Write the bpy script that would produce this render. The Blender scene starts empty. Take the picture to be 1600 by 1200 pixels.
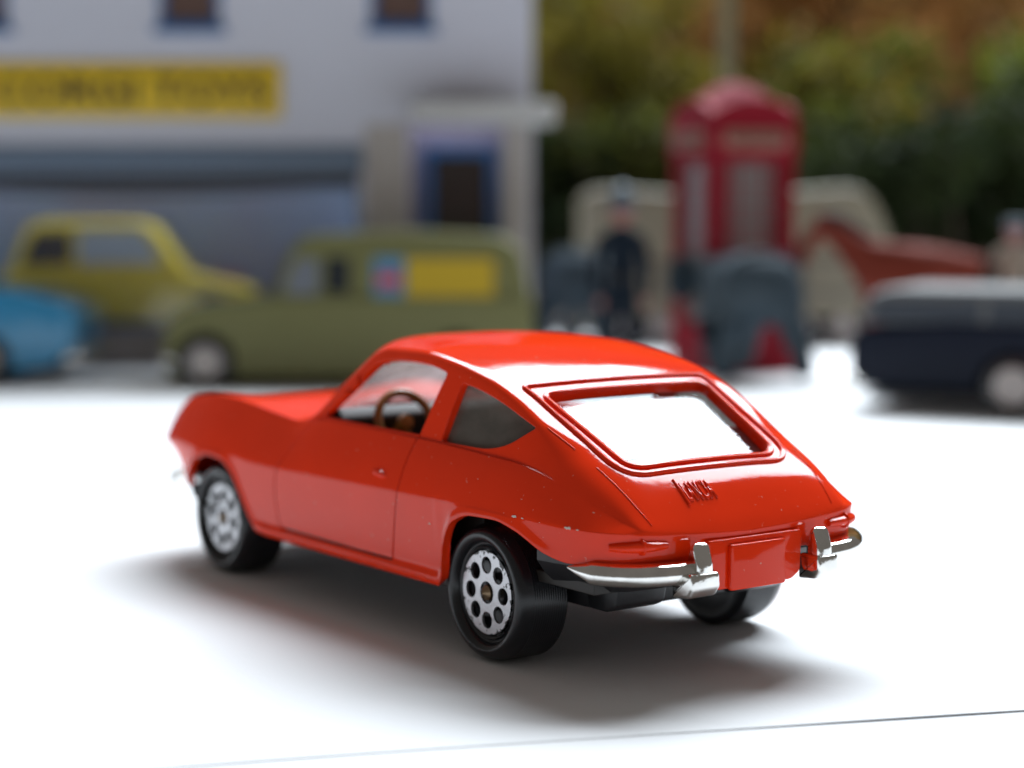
import bpy, bmesh, math, random
import numpy as np
from mathutils import Vector, Matrix

S = 0.001                      # everything below is written in millimetres
sc = bpy.context.scene
COL = sc.collection
R = math.radians

# ------------------------------------------------------------------ camera
CAM = np.array([-141.47, 114.47, 41.64])
YAW, PITCH, FPX = 0.623, 0.0932, 2987.0
FW = np.array([math.cos(PITCH)*math.cos(YAW), -math.cos(PITCH)*math.sin(YAW), -math.sin(PITCH)])
RT = np.cross(FW, [0, 0, 1]); RT /= np.linalg.norm(RT)
UP = np.cross(RT, FW)
cam_data = bpy.data.cameras.new('camera')
cam = bpy.data.objects.new('camera', cam_data)
COL.objects.link(cam)
cam.matrix_world = Matrix(((RT[0], UP[0], -FW[0], CAM[0]*S), (RT[1], UP[1], -FW[1], CAM[1]*S),
                           (RT[2], UP[2], -FW[2], CAM[2]*S), (0, 0, 0, 1)))
cam_data.sensor_width = 36
cam_data.lens = FPX*36/1600
cam_data.clip_start, cam_data.clip_end = 0.005, 20
cam_data.dof.use_dof = True
cam_data.dof.focus_distance = 0.168
cam_data.dof.aperture_fstop = 19
sc.camera = cam

# ------------------------------------------------------------------ light: one big window behind the toys, dim room
FH = Vector((math.cos(YAW), -math.sin(YAW), 0)); RH = Vector((-math.sin(YAW), -math.cos(YAW), 0))
world = bpy.data.worlds.new('World'); sc.world = world; world.use_nodes = True
world.node_tree.nodes['Background'].inputs[0].default_value = (1.0, 0.92, 0.84, 1)
world.node_tree.nodes['Background'].inputs[1].default_value = 0.16
def area(name, az, el, dist, sx, sy, watt, col):
    d = (FH*math.cos(R(az)) + RH*math.sin(R(az)))*math.cos(R(el)) + Vector((0, 0, math.sin(R(el))))
    l = bpy.data.lights.new(name, 'AREA'); l.shape = 'RECTANGLE'; l.size = sx; l.size_y = sy
    l.energy = watt; l.color = col
    o = bpy.data.objects.new(name, l); COL.objects.link(o)
    o.location = Vector((0.02, 0, 0.01)) + d*dist
    o.rotation_euler = d.to_track_quat('Z', 'Y').to_euler()
    return o
area('window_light', 15, 46.5, 1.15, 1.05, 0.47, 33.5, (0.86, 0.94, 1.0))
sc.view_settings.view_transform = 'Standard'
sc.view_settings.look = 'None'
sc.view_settings.exposure = 0.0
sc.view_settings.gamma = 1.0
sc.view_settings.use_curve_mapping = False
sc.render.engine = 'CYCLES'
sc.cycles.max_bounces = 10
sc.cycles.transparent_max_bounces = 16
sc.cycles.use_denoising = True

# ------------------------------------------------------------------ materials
def nn(nt, t, **kw):
    n = nt.nodes.new(t)
    for k, v in kw.items(): setattr(n, k, v)
    return n
def mat(name, col, rough=0.5, metal=0.0, coat=0.0, var=0.0, vscale=300, bump=0.0, bscale=900, bevel=0.0, spec=0.5, dust=None, dscale=2500, dthr=0.68, col2=None, trans=0.0):
    m = bpy.data.materials.new(name); m.use_nodes = True
    nt = m.node_tree; p = nt.nodes['Principled BSDF']
    p.inputs['Base Color'].default_value = (*col, 1)
    p.inputs['Roughness'].default_value = rough
    p.inputs['Metallic'].default_value = metal
    p.inputs['Coat Weight'].default_value = coat
    p.inputs['Coat Roughness'].default_value = 0.07
    p.inputs['Specular IOR Level'].default_value = spec
    if trans: p.inputs['Transmission Weight'].default_value = trans
    tc = nn(nt, 'ShaderNodeTexCoord'); L = nt.links.new
    last = None
    if var or col2:
        no = nn(nt, 'ShaderNodeTexNoise'); no.inputs['Scale'].default_value = vscale; no.inputs['Detail'].default_value = 6
        L(tc.outputs['Object'], no.inputs['Vector'])
        mx = nn(nt, 'ShaderNodeMix', data_type='RGBA')
        a = col; b = col2 if col2 else tuple(c*(1-var) for c in col)
        rp = nn(nt, 'ShaderNodeMapRange'); rp.inputs[1].default_value = .35; rp.inputs[2].default_value = .65
        L(no.outputs['Fac'], rp.inputs[0]); L(rp.outputs[0], mx.inputs['Factor'])
        mx.inputs['A'].default_value = (*a, 1); mx.inputs['B'].default_value = (*b, 1)
        last = mx.outputs['Result']
    if dust:
        no = nn(nt, 'ShaderNodeTexNoise'); no.inputs['Scale'].default_value = dscale; no.inputs['Detail'].default_value = 3
        L(tc.outputs['Object'], no.inputs['Vector'])
        rp = nn(nt, 'ShaderNodeMapRange'); rp.inputs[1].default_value = dthr; rp.inputs[2].default_value = dthr+.05
        L(no.outputs['Fac'], rp.inputs[0])
        mx = nn(nt, 'ShaderNodeMix', data_type='RGBA')
        L(rp.outputs[0], mx.inputs['Factor'])
        if last: L(last, mx.inputs['A'])
        else: mx.inputs['A'].default_value = (*col, 1)
        mx.inputs['B'].default_value = (*dust, 1); last = mx.outputs['Result']
        rr = nn(nt, 'ShaderNodeMapRange'); rr.inputs[3].default_value = rough; rr.inputs[4].default_value = .7
        L(rp.outputs[0], rr.inputs[0]); L(rr.outputs[0], p.inputs['Roughness'])
    if last: L(last, p.inputs['Base Color'])
    nrm = None
    if bevel:
        bv = nn(nt, 'ShaderNodeBevel', samples=6); bv.inputs['Radius'].default_value = bevel*S; nrm = bv.outputs[0]
    if bump:
        no = nn(nt, 'ShaderNodeTexNoise'); no.inputs['Scale'].default_value = bscale; no.inputs['Detail'].default_value = 4
        L(tc.outputs['Object'], no.inputs['Vector'])
        bp = nn(nt, 'ShaderNodeBump'); bp.inputs['Strength'].default_value = bump; bp.inputs['Distance'].default_value = 0.0002
        L(no.outputs['Fac'], bp.inputs['Height'])
        if nrm: L(nrm, bp.inputs['Normal'])
        nrm = bp.outputs[0]
    if nrm:
        L(nrm, p.inputs['Normal'])
        if coat: L(nrm, p.inputs['Coat Normal'])
    return m
def glass(name, tint=(.9, .92, .92), dirt=0.0, dirtcol=(.2, .19, .18), rough=0.0, scratch=0.0, back=0.0):
    m = bpy.data.materials.new(name); m.use_nodes = True; nt = m.node_tree; nt.nodes.clear(); L = nt.links.new
    out = nn(nt, 'ShaderNodeOutputMaterial'); tr = nn(nt, 'ShaderNodeBsdfTransparent'); gl = nn(nt, 'ShaderNodeBsdfGlossy')
    tr.inputs[0].default_value = (*tint, 1); gl.inputs['Roughness'].default_value = rough
    fr = nn(nt, 'ShaderNodeFresnel'); ge = nn(nt, 'ShaderNodeNewGeometry'); io = nn(nt, 'ShaderNodeMapRange')   # a single sheet: same sheen from both sides
    io.inputs[3].default_value = 1.5; io.inputs[4].default_value = 1/1.5; L(ge.outputs['Backfacing'], io.inputs[0]); L(io.outputs[0], fr.inputs[0])
    mx = nn(nt, 'ShaderNodeMixShader')
    base = tr.outputs[0]
    if dirt:
        df = nn(nt, 'ShaderNodeBsdfDiffuse'); df.inputs[0].default_value = (*dirtcol, 1)
        if back:
            d1 = df; d2 = nn(nt, 'ShaderNodeBsdfTranslucent'); d2.inputs[0].default_value = (*dirtcol, 1); df = nn(nt, 'ShaderNodeMixShader')
            df.inputs[0].default_value = back; L(d1.outputs[0], df.inputs[1]); L(d2.outputs[0], df.inputs[2])
        tc = nn(nt, 'ShaderNodeTexCoord'); no = nn(nt, 'ShaderNodeTexNoise'); no.inputs['Scale'].default_value = 260; no.inputs['Detail'].default_value = 8
        mp = nn(nt, 'ShaderNodeMapping'); mp.inputs['Scale'].default_value = (1, 1, 1.6); mp.inputs['Rotation'].default_value = (.3, .5, .2)
        L(tc.outputs['Object'], mp.inputs[0]); L(mp.outputs[0], no.inputs['Vector'])
        rp = nn(nt, 'ShaderNodeMapRange'); rp.inputs[1].default_value = .3; rp.inputs[2].default_value = .7
        rp.inputs[3].default_value = dirt*.55; rp.inputs[4].default_value = min(1, dirt*1.2); L(no.outputs['Fac'], rp.inputs[0])
        m2 = nn(nt, 'ShaderNodeMixShader'); L(rp.outputs[0], m2.inputs[0]); L(base, m2.inputs[1]); L(df.outputs[0], m2.inputs[2]); base = m2.outputs[0]
    if scratch:
        tc = nn(nt, 'ShaderNodeTexCoord'); no = nn(nt, 'ShaderNodeTexNoise'); no.inputs['Scale'].default_value = 500; no.inputs['Detail'].default_value = 5
        mp = nn(nt, 'ShaderNodeMapping'); mp.inputs['Scale'].default_value = (6, .35, 6)
        L(tc.outputs['Object'], mp.inputs[0]); L(mp.outputs[0], no.inputs['Vector'])
        bp = nn(nt, 'ShaderNodeBump'); bp.inputs['Strength'].default_value = scratch; bp.inputs['Distance'].default_value = .0002
        L(no.outputs['Fac'], bp.inputs['Height']); L(bp.outputs[0], gl.inputs['Normal'])
    L(fr.outputs[0], mx.inputs[0]); L(base, mx.inputs[1]); L(gl.outputs[0], mx.inputs[2]); L(mx.outputs[0], out.inputs[0])
    return m

# ------------------------------------------------------------------ mesh helpers (millimetres in, metres out)
def link(o, parent=None):
    COL.objects.link(o)
    if parent is not None: o.parent = parent
    return o
def tag(o, label, cat, group=None, kind=None):
    if label: o['label'] = label
    if cat: o['category'] = cat
    if group: o['group'] = group
    if kind: o['kind'] = kind
    return o
def empty(name, label, cat, loc=(0, 0, 0), rz=0.0, group=None):
    o = bpy.data.objects.new(name, None); o.empty_display_size = .005
    o.location = Vector(loc)*S; o.rotation_euler = (0, 0, rz); link(o)
    return tag(o, label, cat, group)
def finish(me, m, smooth=True, angle=32):
    if m is not None:
        me.materials.clear(); me.materials.append(m)
    if smooth:
        me.polygons.foreach_set('use_smooth', [True]*len(me.polygons))
        bm = bmesh.new(); bm.from_mesh(me)
        for e in bm.edges:
            e.smooth = not (len(e.link_faces) == 2 and e.calc_face_angle(0) > R(angle))
        bm.to_mesh(me); bm.free()
    me.update()
def add(name, bm, m, parent=None, smooth=True, angle=32, loc=None, rot=None, scale=True):
    me = bpy.data.meshes.new(name)
    if scale: bmesh.ops.scale(bm, vec=(S, S, S), verts=bm.verts)
    bm.to_mesh(me); bm.free()
    finish(me, m, smooth, angle)
    o = bpy.data.objects.new(name, me); link(o, parent)
    if loc is not None: o.location = Vector(loc)*S
    if rot is not None: o.rotation_euler = rot
    return o
def raw(verts, faces):
    bm = bmesh.new()
    vs = [bm.verts.new(v) for v in verts]
    for f in faces:
        try: bm.faces.new([vs[i] for i in f])
        except ValueError: pass
    return bm
def box_bm(x0, x1, y0, y1, z0, z1, bevel=0.0, seg=2, bm=None):
    b = bmesh.new()
    bmesh.ops.create_cube(b, size=1)
    for v in b.verts:
        v.co = Vector(((x0+x1)/2 + v.co.x*(x1-x0), (y0+y1)/2 + v.co.y*(y1-y0), (z0+z1)/2 + v.co.z*(z1-z0)))
    if bevel: bmesh.ops.bevel(b, geom=b.edges[:], offset=bevel, segments=seg, affect='EDGES', profile=.5)
    return b
def prism_bm(poly, a0, a1, axis='y', bevel=0.0, seg=2, taper=1.0):
    """polygon in two axes extruded along the third: y -> (x,z); z -> (x,y); x -> (y,z)"""
    bm = bmesh.new()
    def mk(p, a):
        return {'y': (p[0], a, p[1]), 'z': (p[0], p[1], a), 'x': (a, p[0], p[1])}[axis]
    A = [bm.verts.new(mk(p, a0)) for p in poly]; B = [bm.verts.new(mk(p, a1)) for p in poly]
    n = len(poly)
    f0 = bm.faces.new(A); f1 = bm.faces.new(B[::-1])
    for i in range(n): bm.faces.new((A[(i+1) % n], A[i], B[i], B[(i+1) % n]))
    bmesh.ops.recalc_face_normals(bm, faces=bm.faces[:])
    if bevel:
        es = [e for e in bm.edges if any(f in (f0, f1) for f in e.link_faces)]
        bmesh.ops.bevel(bm, geom=es, offset=bevel, segments=seg, affect='EDGES', profile=.5)
    return bm
def lathe_bm(prof, n=48, axis='y', cap=False, off=(0, 0, 0)):
    """prof: list of (r, a) revolved about axis"""
    vs, fs = [], []
    for r, a in prof:
        for k in range(n):
            t = 2*math.pi*k/n; c, s = r*math.cos(t), r*math.sin(t)
            vs.append({'y': (c, a, s), 'z': (c, s, a), 'x': (a, c, s)}[axis])
    for i in range(len(prof)-1):
        for k in range(n):
            fs.append((i*n+k, i*n+(k+1) % n, (i+1)*n+(k+1) % n, (i+1)*n+k))
    if cap:
        fs.append(tuple(range(n))[::-1]); fs.append(tuple((len(prof)-1)*n+k for k in range(n)))
    bm = raw([(v[0]+off[0], v[1]+off[1], v[2]+off[2]) for v in vs], fs)
    bmesh.ops.recalc_face_normals(bm, faces=bm.faces[:])
    return bm
def sweep_bm(path, prof, closed=False, up=(0, 0, 1), scales=None, caps=True):
    """prof: list of (side, up) offsets, path: points"""
    n, m = len(path), len(prof); P = [Vector(p) for p in path]; vs = []; fs = []
    for i in range(n):
        a = P[i-1] if (i > 0 or closed) else P[i]; b = P[(i+1) % n] if (i < n-1 or closed) else P[i]
        t = (b-a).normalized(); s = t.cross(Vector(up)); s = s.normalized() if s.length > 1e-6 else Vector((1, 0, 0))
        u = s.cross(t); k = scales[i] if scales else 1
        for q in prof: vs.append(P[i] + s*q[0]*k + u*q[1]*k)
    for i in range(n if closed else n-1):
        for j in range(m):
            fs.append((i*m+j, i*m+(j+1) % m, ((i+1) % n)*m+(j+1) % m, ((i+1) % n)*m+j))
    if not closed and caps:
        fs.append(tuple(range(m))[::-1]); fs.append(tuple((n-1)*m+j for j in range(m)))
    bm = raw(vs, fs); bmesh.ops.recalc_face_normals(bm, faces=bm.faces[:])
    return bm
def circ(r, n=10, rz=None): return [(r*math.cos(2*math.pi*k/n), (rz or r)*math.sin(2*math.pi*k/n)) for k in range(n)]
def join(bms):
    out = bmesh.new()
    for b in bms:
        me = bpy.data.meshes.new('t'); b.to_mesh(me); b.free(); out.from_mesh(me); bpy.data.meshes.remove(me)
    return out
def boolean(bmA, cutters, op='DIFFERENCE'):
    """exact boolean in millimetres, returns a bmesh"""
    me = bpy.data.meshes.new('a'); bmA.to_mesh(me); bmA.free()
    o = bpy.data.objects.new('a', me); COL.objects.link(o); tmp = [o]
    for c in cutters:
        mc = bpy.data.meshes.new('c'); c.to_mesh(mc); c.free()
        oc = bpy.data.objects.new('c', mc); COL.objects.link(oc); tmp.append(oc)
        md = o.modifiers.new('b', 'BOOLEAN'); md.operation = op; md.solver = 'EXACT'; md.object = oc
    dg = bpy.context.evaluated_depsgraph_get()
    res = bpy.data.meshes.new_from_object(o.evaluated_get(dg), depsgraph=dg)
    bm = bmesh.new(); bm.from_mesh(res); bpy.data.meshes.remove(res)
    for t in tmp:
        md = t.data; bpy.data.objects.remove(t); bpy.data.meshes.remove(md)
    return bm
def rounded(poly, rad, n=5):
    out = []; N = len(poly)
    for i in range(N):
        p = Vector(poly[i][:2]); a = Vector(poly[i-1][:2]); b = Vector(poly[(i+1) % N][:2])
        r = rad[i] if isinstance(rad, (list, tuple)) else rad
        da, db = (a-p), (b-p); r = min(r, da.length*.45, db.length*.45)
        if r <= 0: out.append(tuple(p)); continue
        A = p + da.normalized()*r; B = p + db.normalized()*r
        for k in range(n+1):
            t = k/n; out.append(tuple(A*(1-t)**2 + p*2*t*(1-t) + B*t*t))
    return out
def text_bm(s, width, height, depth, bold=.018):
    """flat lettering in the x-z plane, fitted to width x height, facing -y"""
    c = bpy.data.curves.new('t', 'FONT'); c.body = s; c.extrude = .05; c.offset = bold; c.resolution_u = 3
    o = bpy.data.objects.new('t', c); COL.objects.link(o)
    dg = bpy.context.evaluated_depsgraph_get(); dg.update()
    me = bpy.data.meshes.new_from_object(o.evaluated_get(dg), depsgraph=dg)
    bm = bmesh.new(); bm.from_mesh(me)
    bpy.data.objects.remove(o); bpy.data.curves.remove(c); bpy.data.meshes.remove(me)
    xs = [v.co.x for v in bm.verts]; ys = [v.co.y for v in bm.verts]; zs = [v.co.z for v in bm.verts]
    for v in bm.verts:
        x = (v.co.x-min(xs))/(max(xs)-min(xs))*width; y = (v.co.y-min(ys))/(max(ys)-min(ys))*height
        z = (v.co.z-min(zs))/(max(zs)-min(zs))*depth
        v.co = (x, -z, y)
    return bm

# BODYFN ------------------------------------------------------------ shape of the red car's shell
def pchip(xk, yk):
    xk = np.asarray(xk, float); yk = np.asarray(yk, float)
    if xk[0] > xk[-1]: xk = xk[::-1]; yk = yk[::-1]
    h = np.diff(xk); d = np.diff(yk)/h; m = np.zeros(len(xk))
    for i in range(1, len(xk)-1):
        if d[i-1]*d[i] > 0:
            w1, w2 = 2*h[i]+h[i-1], h[i]+2*h[i-1]; m[i] = (w1+w2)/(w1/d[i-1]+w2/d[i])
    m[0], m[-1] = d[0], d[-1]
    def f(x):
        x = np.clip(np.asarray(x, float), xk[0], xk[-1]); i = np.clip(np.searchsorted(xk, x, 'right')-1, 0, len(h)-1)
        t = (x-xk[i])/h[i]
        return yk[i]*(1+2*t)*(1-t)**2 + m[i]*h[i]*t*(1-t)**2 + yk[i+1]*t*t*(3-2*t) + m[i+1]*h[i]*t*t*(t-1)
    return f
def table(T):
    x = [t[0] for t in T]
    return [pchip(x, [t[k] for t in T]) for k in range(1, len(T[0]))]
# waist (crease) knots: x, y, z, centre-line x | bottom edge x, z | arch flag, nose flag
KN = [
 (73.5, 0.0, 13.4, 73.5, 73.5, 9.0, 0, 1), (73.2, 6.0, 13.4, 73.2, 73.2, 9.0, 0, 1), (72.2, 11.0, 13.5, 72.6, 72.2, 9.0, 0, 1),
 (70.3, 13.9, 13.6, 71.2, 70.3, 9.1, 0, 1), (67.0, 15.3, 13.7, 68.0, 67.0, 9.2, 0, .8), (63.0, 16.2, 13.8, 63.4, 63.0, 9.0, 0, .3),
 (60.5, 16.6, 13.9, 60.6, 60.0, 9.0, .5, .1), (59.3, 16.75, 13.95, 59.3, 59.2, 9.8, 1, 0), (57.8, 16.95, 14.0, 57.8, 58.0, 11.5, 1, 0),
 (55.8, 17.1, 14.1, 55.8, 56.0, 12.9, 1, 0), (52.6, 17.2, 14.3, 52.6, 52.6, 13.6, 1, 0), (49.8, 17.2, 14.25, 49.8, 49.6, 13.4, 1, 0),
 (47.6, 17.2, 14.1, 47.6, 47.4, 12.4, 1, 0), (45.8, 17.2, 14.0, 45.8, 45.4, 10.2, 1, 0), (44.0, 17.2, 13.9, 44.0, 43.4, 7.6, 1, 0),
 (42.4, 17.2, 13.85, 42.4, 41.8, 6.3, .4, 0), (40.0, 17.2, 13.8, 40.0, 39.8, 6.0, 0, 0), (30.0, 17.2, 13.85, 30.0, 30.0, 6.0, 0, 0), (20.0, 17.2, 14.0, 20.0, 20.0, 6.0, 0, 0),
 (9.0, 17.2, 14.2, 9.0, 8.8, 6.0, 0, 0), (7.0, 17.2, 14.25, 7.0, 6.3, 6.05, .3, 0), (6.1, 17.25, 14.3, 6.1, 5.6, 6.8, 1, 0), (5.2, 17.25, 14.35, 5.2, 4.9, 10.0, 1, 0),
 (3.6, 17.3, 14.4, 3.6, 3.3, 12.5, 1, 0), (.2, 17.3, 14.5, .2, 0, 13.6, 1, 0), (-3.4, 17.25, 14.5, -3.4, -3.5, 13.7, 1, 0), (-6.6, 17.1, 14.35, -6.6, -6.6, 13.1, 1, 0),
 (-10.0, 16.7, 14.2, -10.0, -10.2, 11.6, .7, 0), (-12.6, 16.2, 14.1, -12.6, -12.6, 11.05, .2, 0), (-14.8, 15.5, 14.0, -14.8, -14.8, 10.95, 0, 0),
 (-16.4, 14.5, 13.95, -16.3, -16.4, 10.95, 0, 0), (-17.4, 13.2, 13.9, -17.2, -17.4, 10.95, 0, 0), (-17.95, 11.6, 13.7, -17.8, -17.95, 11.0, 0, 0),
 (-18.3, 8.0, 13.45, -18.2, -18.3, 11.0, 0, 0), (-18.5, 4.0, 13.28, -18.45, -18.5, 11.0, 0, 0), (-18.6, 0.0, 13.2, -18.6, -18.6, 11.0, 0, 0)]
_k = np.array(KN)
_s = np.concatenate([[0], np.cumsum(np.hypot(np.hypot(np.diff(_k[:, 0]), np.diff(_k[:, 1])), .35*np.diff(_k[:, 5])))])
WF = [pchip(_s, _k[:, j]) for j in range(8)]
BELT = table([(73.5, 9, 13.5), (71, 11.6, 15.2), (69, 12.6, 17.1), (67, 13.2, 17.7), (65, 13.6, 18.6), (63, 13.9, 19.2), (60, 14.1, 19.7), (56, 14.3, 20.05), (52, 14.4, 20.0), (48, 14.45, 19.75), (42, 14.6, 19.2), (36, 14.8, 18.8),
   (32, 15, 19.25), (28, 15.1, 19.45), (12, 15.2, 19.3), (1, 15.2, 18.9), (-4, 15.0, 18.6), (-8, 14.75, 17.9), (-12, 14.3, 16.6), (-16, 13.0, 14.9), (-18, 11.8, 13.85), (-18.6, 10, 13.3)])
RAIL = table([(73.5, 8, 13.5), (71, 9.5, 15.4), (69, 10.3, 17.0), (67, 10.8, 17.4), (63, 11.2, 18.95), (56, 11.6, 19.75), (50, 11.8, 19.75), (42, 12.2, 19.3), (38, 13.4, 18.9), (35, 14.2, 19.2),
   (30, 13.4, 22.7), (26, 12.75, 25.5), (24, 12.5, 26.8), (22, 12.5, 27.3), (16, 12.7, 27.4), (10, 12.9, 26.8), (4, 13, 25.7), (0, 13.05, 24.4), (-4.6, 13.1, 22.2), (-10, 12.9, 19.5),
   (-14, 12.5, 17.2), (-17, 12.0, 14.9), (-18, 11.6, 13.95), (-18.6, 9, 13.25)])
ROOFC = table([(42, 27.2), (26, 28.2), (22, 28.5), (18, 28.55), (12, 28.1), (8, 27.4), (4, 26.3), (1, 25.1), (-4, 22.75), (-9, 20.35), (-13, 18.3), (-15, 16.85), (-17, 15.0), (-18, 13.95), (-18.6, 13.2)])[0]
BONC = table([(73.5, 13.45), (71.5, 15.8), (69, 17.2), (66, 18.2), (60, 19.0), (50, 19.6), (44, 19.4), (20, 18.8)])[0]
GREEN = pchip([-9, -6, -2, 33, 36, 40], [0, .5, 1, 1, .3, 0])
def top_raw(x, y, yr, zr):
    a = np.abs(y)/yr
    roof = zr + (ROOFC(x)-zr)*(1-np.clip(a, 0, 1)**2.3) if x < 24 else ROOFC(x) - .75*a**2.3
    if x < 20: return roof
    ws = 19.2 + (42.0 - 7.5*(y/14.0)**2 - x)*.72
    k = .35; m = -np.logaddexp(-roof/k, -ws/k)*k
    bon = BONC(x)
    return np.logaddexp(m/.2, bon/.2)*.2
def top_z(x, y):
    x = float(x); yr, zr = float(RAIL[0](x)), float(RAIL[1](x)); a = min(abs(y)/yr, 1)
    return float(top_raw(x, min(abs(y), yr), yr, zr) + (zr-top_raw(x, yr, yr, zr))*a**4)
def half_rows(t):
    """one cross line of the shell from bottom edge over the side to the centre line"""
    wx, wy, wz, kx, bx, bz, arch, nose = [float(f(t)) for f in WF]
    e = .05; n = np.array([float(WF[1](t+e)-WF[1](t-e)), -float(WF[0](t+e)-WF[0](t-e))]); n /= np.linalg.norm(n)+1e-9
    if t < 1e-6: n = np.array([1., 0.])
    if t > _s[-1]-1e-6: n = np.array([-1., 0.])
    pts = []
    for k in range(25):                                     # lower side, bottom -> crease
        v = 1-k/24; v = v**.9
        x = wx + (bx-wx)*v; z = wz + (bz-wz)*v; d = wz-z
        g = .012*d + .006*d*d
        g = g*(1-nose) + nose*.72*d
        tail = max(0, min(1, (-13-wx)/4)); g += tail*.1*d
        if bz < 8.5 and nose < .2: g -= .38*math.exp(-((z-6.7)/.55)**4)*(1-min(1, arch))
        g -= .22*arch*math.exp(-((z-bz)/.9)**2)*(1 if d > .2 else d/.2)
        pts.append((x - n[0]*g, wy*(1 if wy > 0 else 0) - n[1]*g if 1e-6 < t < _s[-1]-1e-6 else 0.0, z))
    x0 = wx
    yb = min(float(BELT[0](x0)), wy*.985-.01); yr = min(float(RAIL[0](x0)), yb*.985-.01); yb, yr = max(yb, 0), max(yr, 0)
    zb, zr = float(BELT[1](x0)), float(RAIL[1](x0))
    X = lambda y: wx + (kx-wx)*(1-y/wy) if wy > 1e-6 else wx
    W = np.array([wx, wy, wz]); B = np.array([X(yb), yb, zb])
    if x0 < -16 or x0 > 72: zb = wz + (top_z(X(yr), yr)-wz)*.5; B[2] = zb
    gi = float(GREEN(x0))*.3; G = np.array([X(yb-gi), yb-gi, zb+.02*gi])
    Rr = np.array([X(yr), yr, zr if -16 <= x0 <= 72 else top_z(X(yr), yr)])
    bul = .35*min(1, max(0, (zb-wz)/5))
    Mid = (W+B)/2 + np.array([0, .75*bul*2, .25*bul*2])
    for k in range(1, 13):
        u = k/12; pts.append(tuple(W*(1-u)**2 + Mid*2*u*(1-u) + B*u*u))
    pts.append(tuple(G))
    rr = .55 + 1.5*float(min(1, max(0, (-4.5-x0)/5)))
    L1 = np.linalg.norm(Rr-G); f1 = 1-min(.62, rr/(L1+1e-6))
    for k in range(1, 14):
        u = k/13*f1; b = .12*float(GREEN(x0))*math.sin(math.pi*u); q = G+(Rr-G)*u; pts.append((q[0], q[1]+b, q[2]))
    y2 = yr*(1-min(.3, rr*1.3/(yr+1e-6))) if yr > 0 else 0
    Q0 = np.array(pts[-1]); Q2 = np.array([X(y2), y2, top_z(X(y2), y2)])
    for k in range(1, 7):
        u = k/6; pts.append(tuple(Q0*(1-u)**2 + Rr*2*u*(1-u) + Q2*u*u))
    for k in range(1, 25):
        y = y2*(1-k/24); pts.append((X(y), y, top_z(X(y), y)))
    return pts
# ENDFN

# ------------------------------------------------------------------ the setting: paper and table
def paper_mat(name, col):
    return mat(name, col, rough=.85, bump=.15, bscale=1500, spec=.2, dust=(.36, .34, .33), dscale=700, dthr=.765)
M = {}
M['paper'] = paper_mat('white_paper', (.84, .85, .87))
M['paper2'] = paper_mat('under_paper', (.84, .85, .87))
M['table'] = mat('table_top', (.16, .12, .09), rough=.5, var=.4, vscale=60)
def to_world(right, fwd, z=0.0):
    """point given in mm right of / ahead of the camera, standing on the table"""
    p = np.array([CAM[0], CAM[1], 0.0]) + np.array(RH)*right + np.array(FH)*fwd
    return (float(p[0]), float(p[1]), z)
def at(u, D):
    """ground point at distance D straight ahead of the camera, u columns across"""
    return to_world((u-800)/FPX*D, D*math.cos(PITCH) if False else D)
PHI = math.atan2(RH.y, RH.x)             # turning an object by PHI makes its x axis run to the right, its y axis away
t = box_bm(-900, 900, 60, 1400, -20, -.6, .5)
o = add('table_top', t, M['table'], None, loc=to_world(0, 0), rot=(0, 0, PHI)); tag(o, None, None, kind='structure')
t = box_bm(-500, 420, 62, 560, -.599, -.30)
o = add('paper_ground', t, M['paper2'], None, loc=to_world(0, 0), rot=(0, 0, PHI)); tag(o, None, None, kind='structure')
# upper sheet: its front edge lifts off the lower sheet a little in two stretches
front = [(-13.9, 53.9), (-25.4, 33.5), (-30.1, 22.3), (-39.3, -11.6)]
fa = np.array(front[0]); fb = np.array(front[3]); fd = (fb-fa)/np.linalg.norm(fb-fa)
fn = np.array([-fd[1], fd[0]]); fn = fn if fn[0] > 0 else -fn
nx, ny = 160, 60; vs = []; fs = []
for i in range(nx+1):
    s = -300 + 700*i/nx
    for j in range(ny+1):
        d = 520*(j/ny)**3
        lift = (.07*math.exp(-((s-6)/13)**2)+.14*math.exp(-((s-62)/16)**2))*math.exp(-d/7)
        bow = .8*math.sin(s*.045+1.0)
        p = fa + fd*s + fn*(d+bow*math.exp(-d/30))
        vs.append((p[0], p[1], -.24 + lift + .24*(1-math.exp(-d/25))))
for i in range(nx):
    for j in range(ny):
        a = i*(ny+1)+j; fs.append((a, a+ny+1, a+ny+2, a+1))
b = raw(vs, fs); bmesh.ops.recalc_face_normals(b, faces=b.faces[:])
o = add('paper_sheet', b, M['paper'], None); tag(o, None, None, kind='structure')
sd = o.modifiers.new('thick', 'SOLIDIFY'); sd.thickness = .055*S; sd.offset = -1
if o.data.polygons[0].normal.z < 0: o.data.flip_normals()

# ------------------------------------------------------------------ the red coupe
M['paint'] = mat('orange_red_paint', (.88, .036, .004), rough=.4, coat=.55, spec=.0, bevel=.16, var=.05, vscale=140, dust=(.75, .30, .22), dscale=1900, dthr=.715, bump=.08, bscale=420)
M['black'] = mat('black_base_plastic', (.012, .012, .014), rough=.38, bevel=.15, bump=.15, bscale=700)
M['rubber'] = mat('black_tyre_plastic', (.009, .0095, .012), rough=.27, dust=(.06, .06, .065), dscale=2600, dthr=.74)
M['chrome'] = mat('chrome_plate', (.86, .85, .82), rough=.07, metal=1, bevel=.15, bump=.10, bscale=1100, var=.15, vscale=500)
M['interior'] = mat('dark_interior', (.018, .014, .011), rough=.5, bevel=.2)
M['amber'] = mat('brown_steering', (0.4, 0.2, 0.05), rough=.3)
M['brass'] = mat('axle_brass', (.42, .30, .19), rough=.35, metal=1, var=.5, vscale=900)
M['glass'] = glass('clear_plastic', (.93, .92, .93), dirt=.42, dirtcol=(.85, .68, .68), back=.7)
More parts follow.
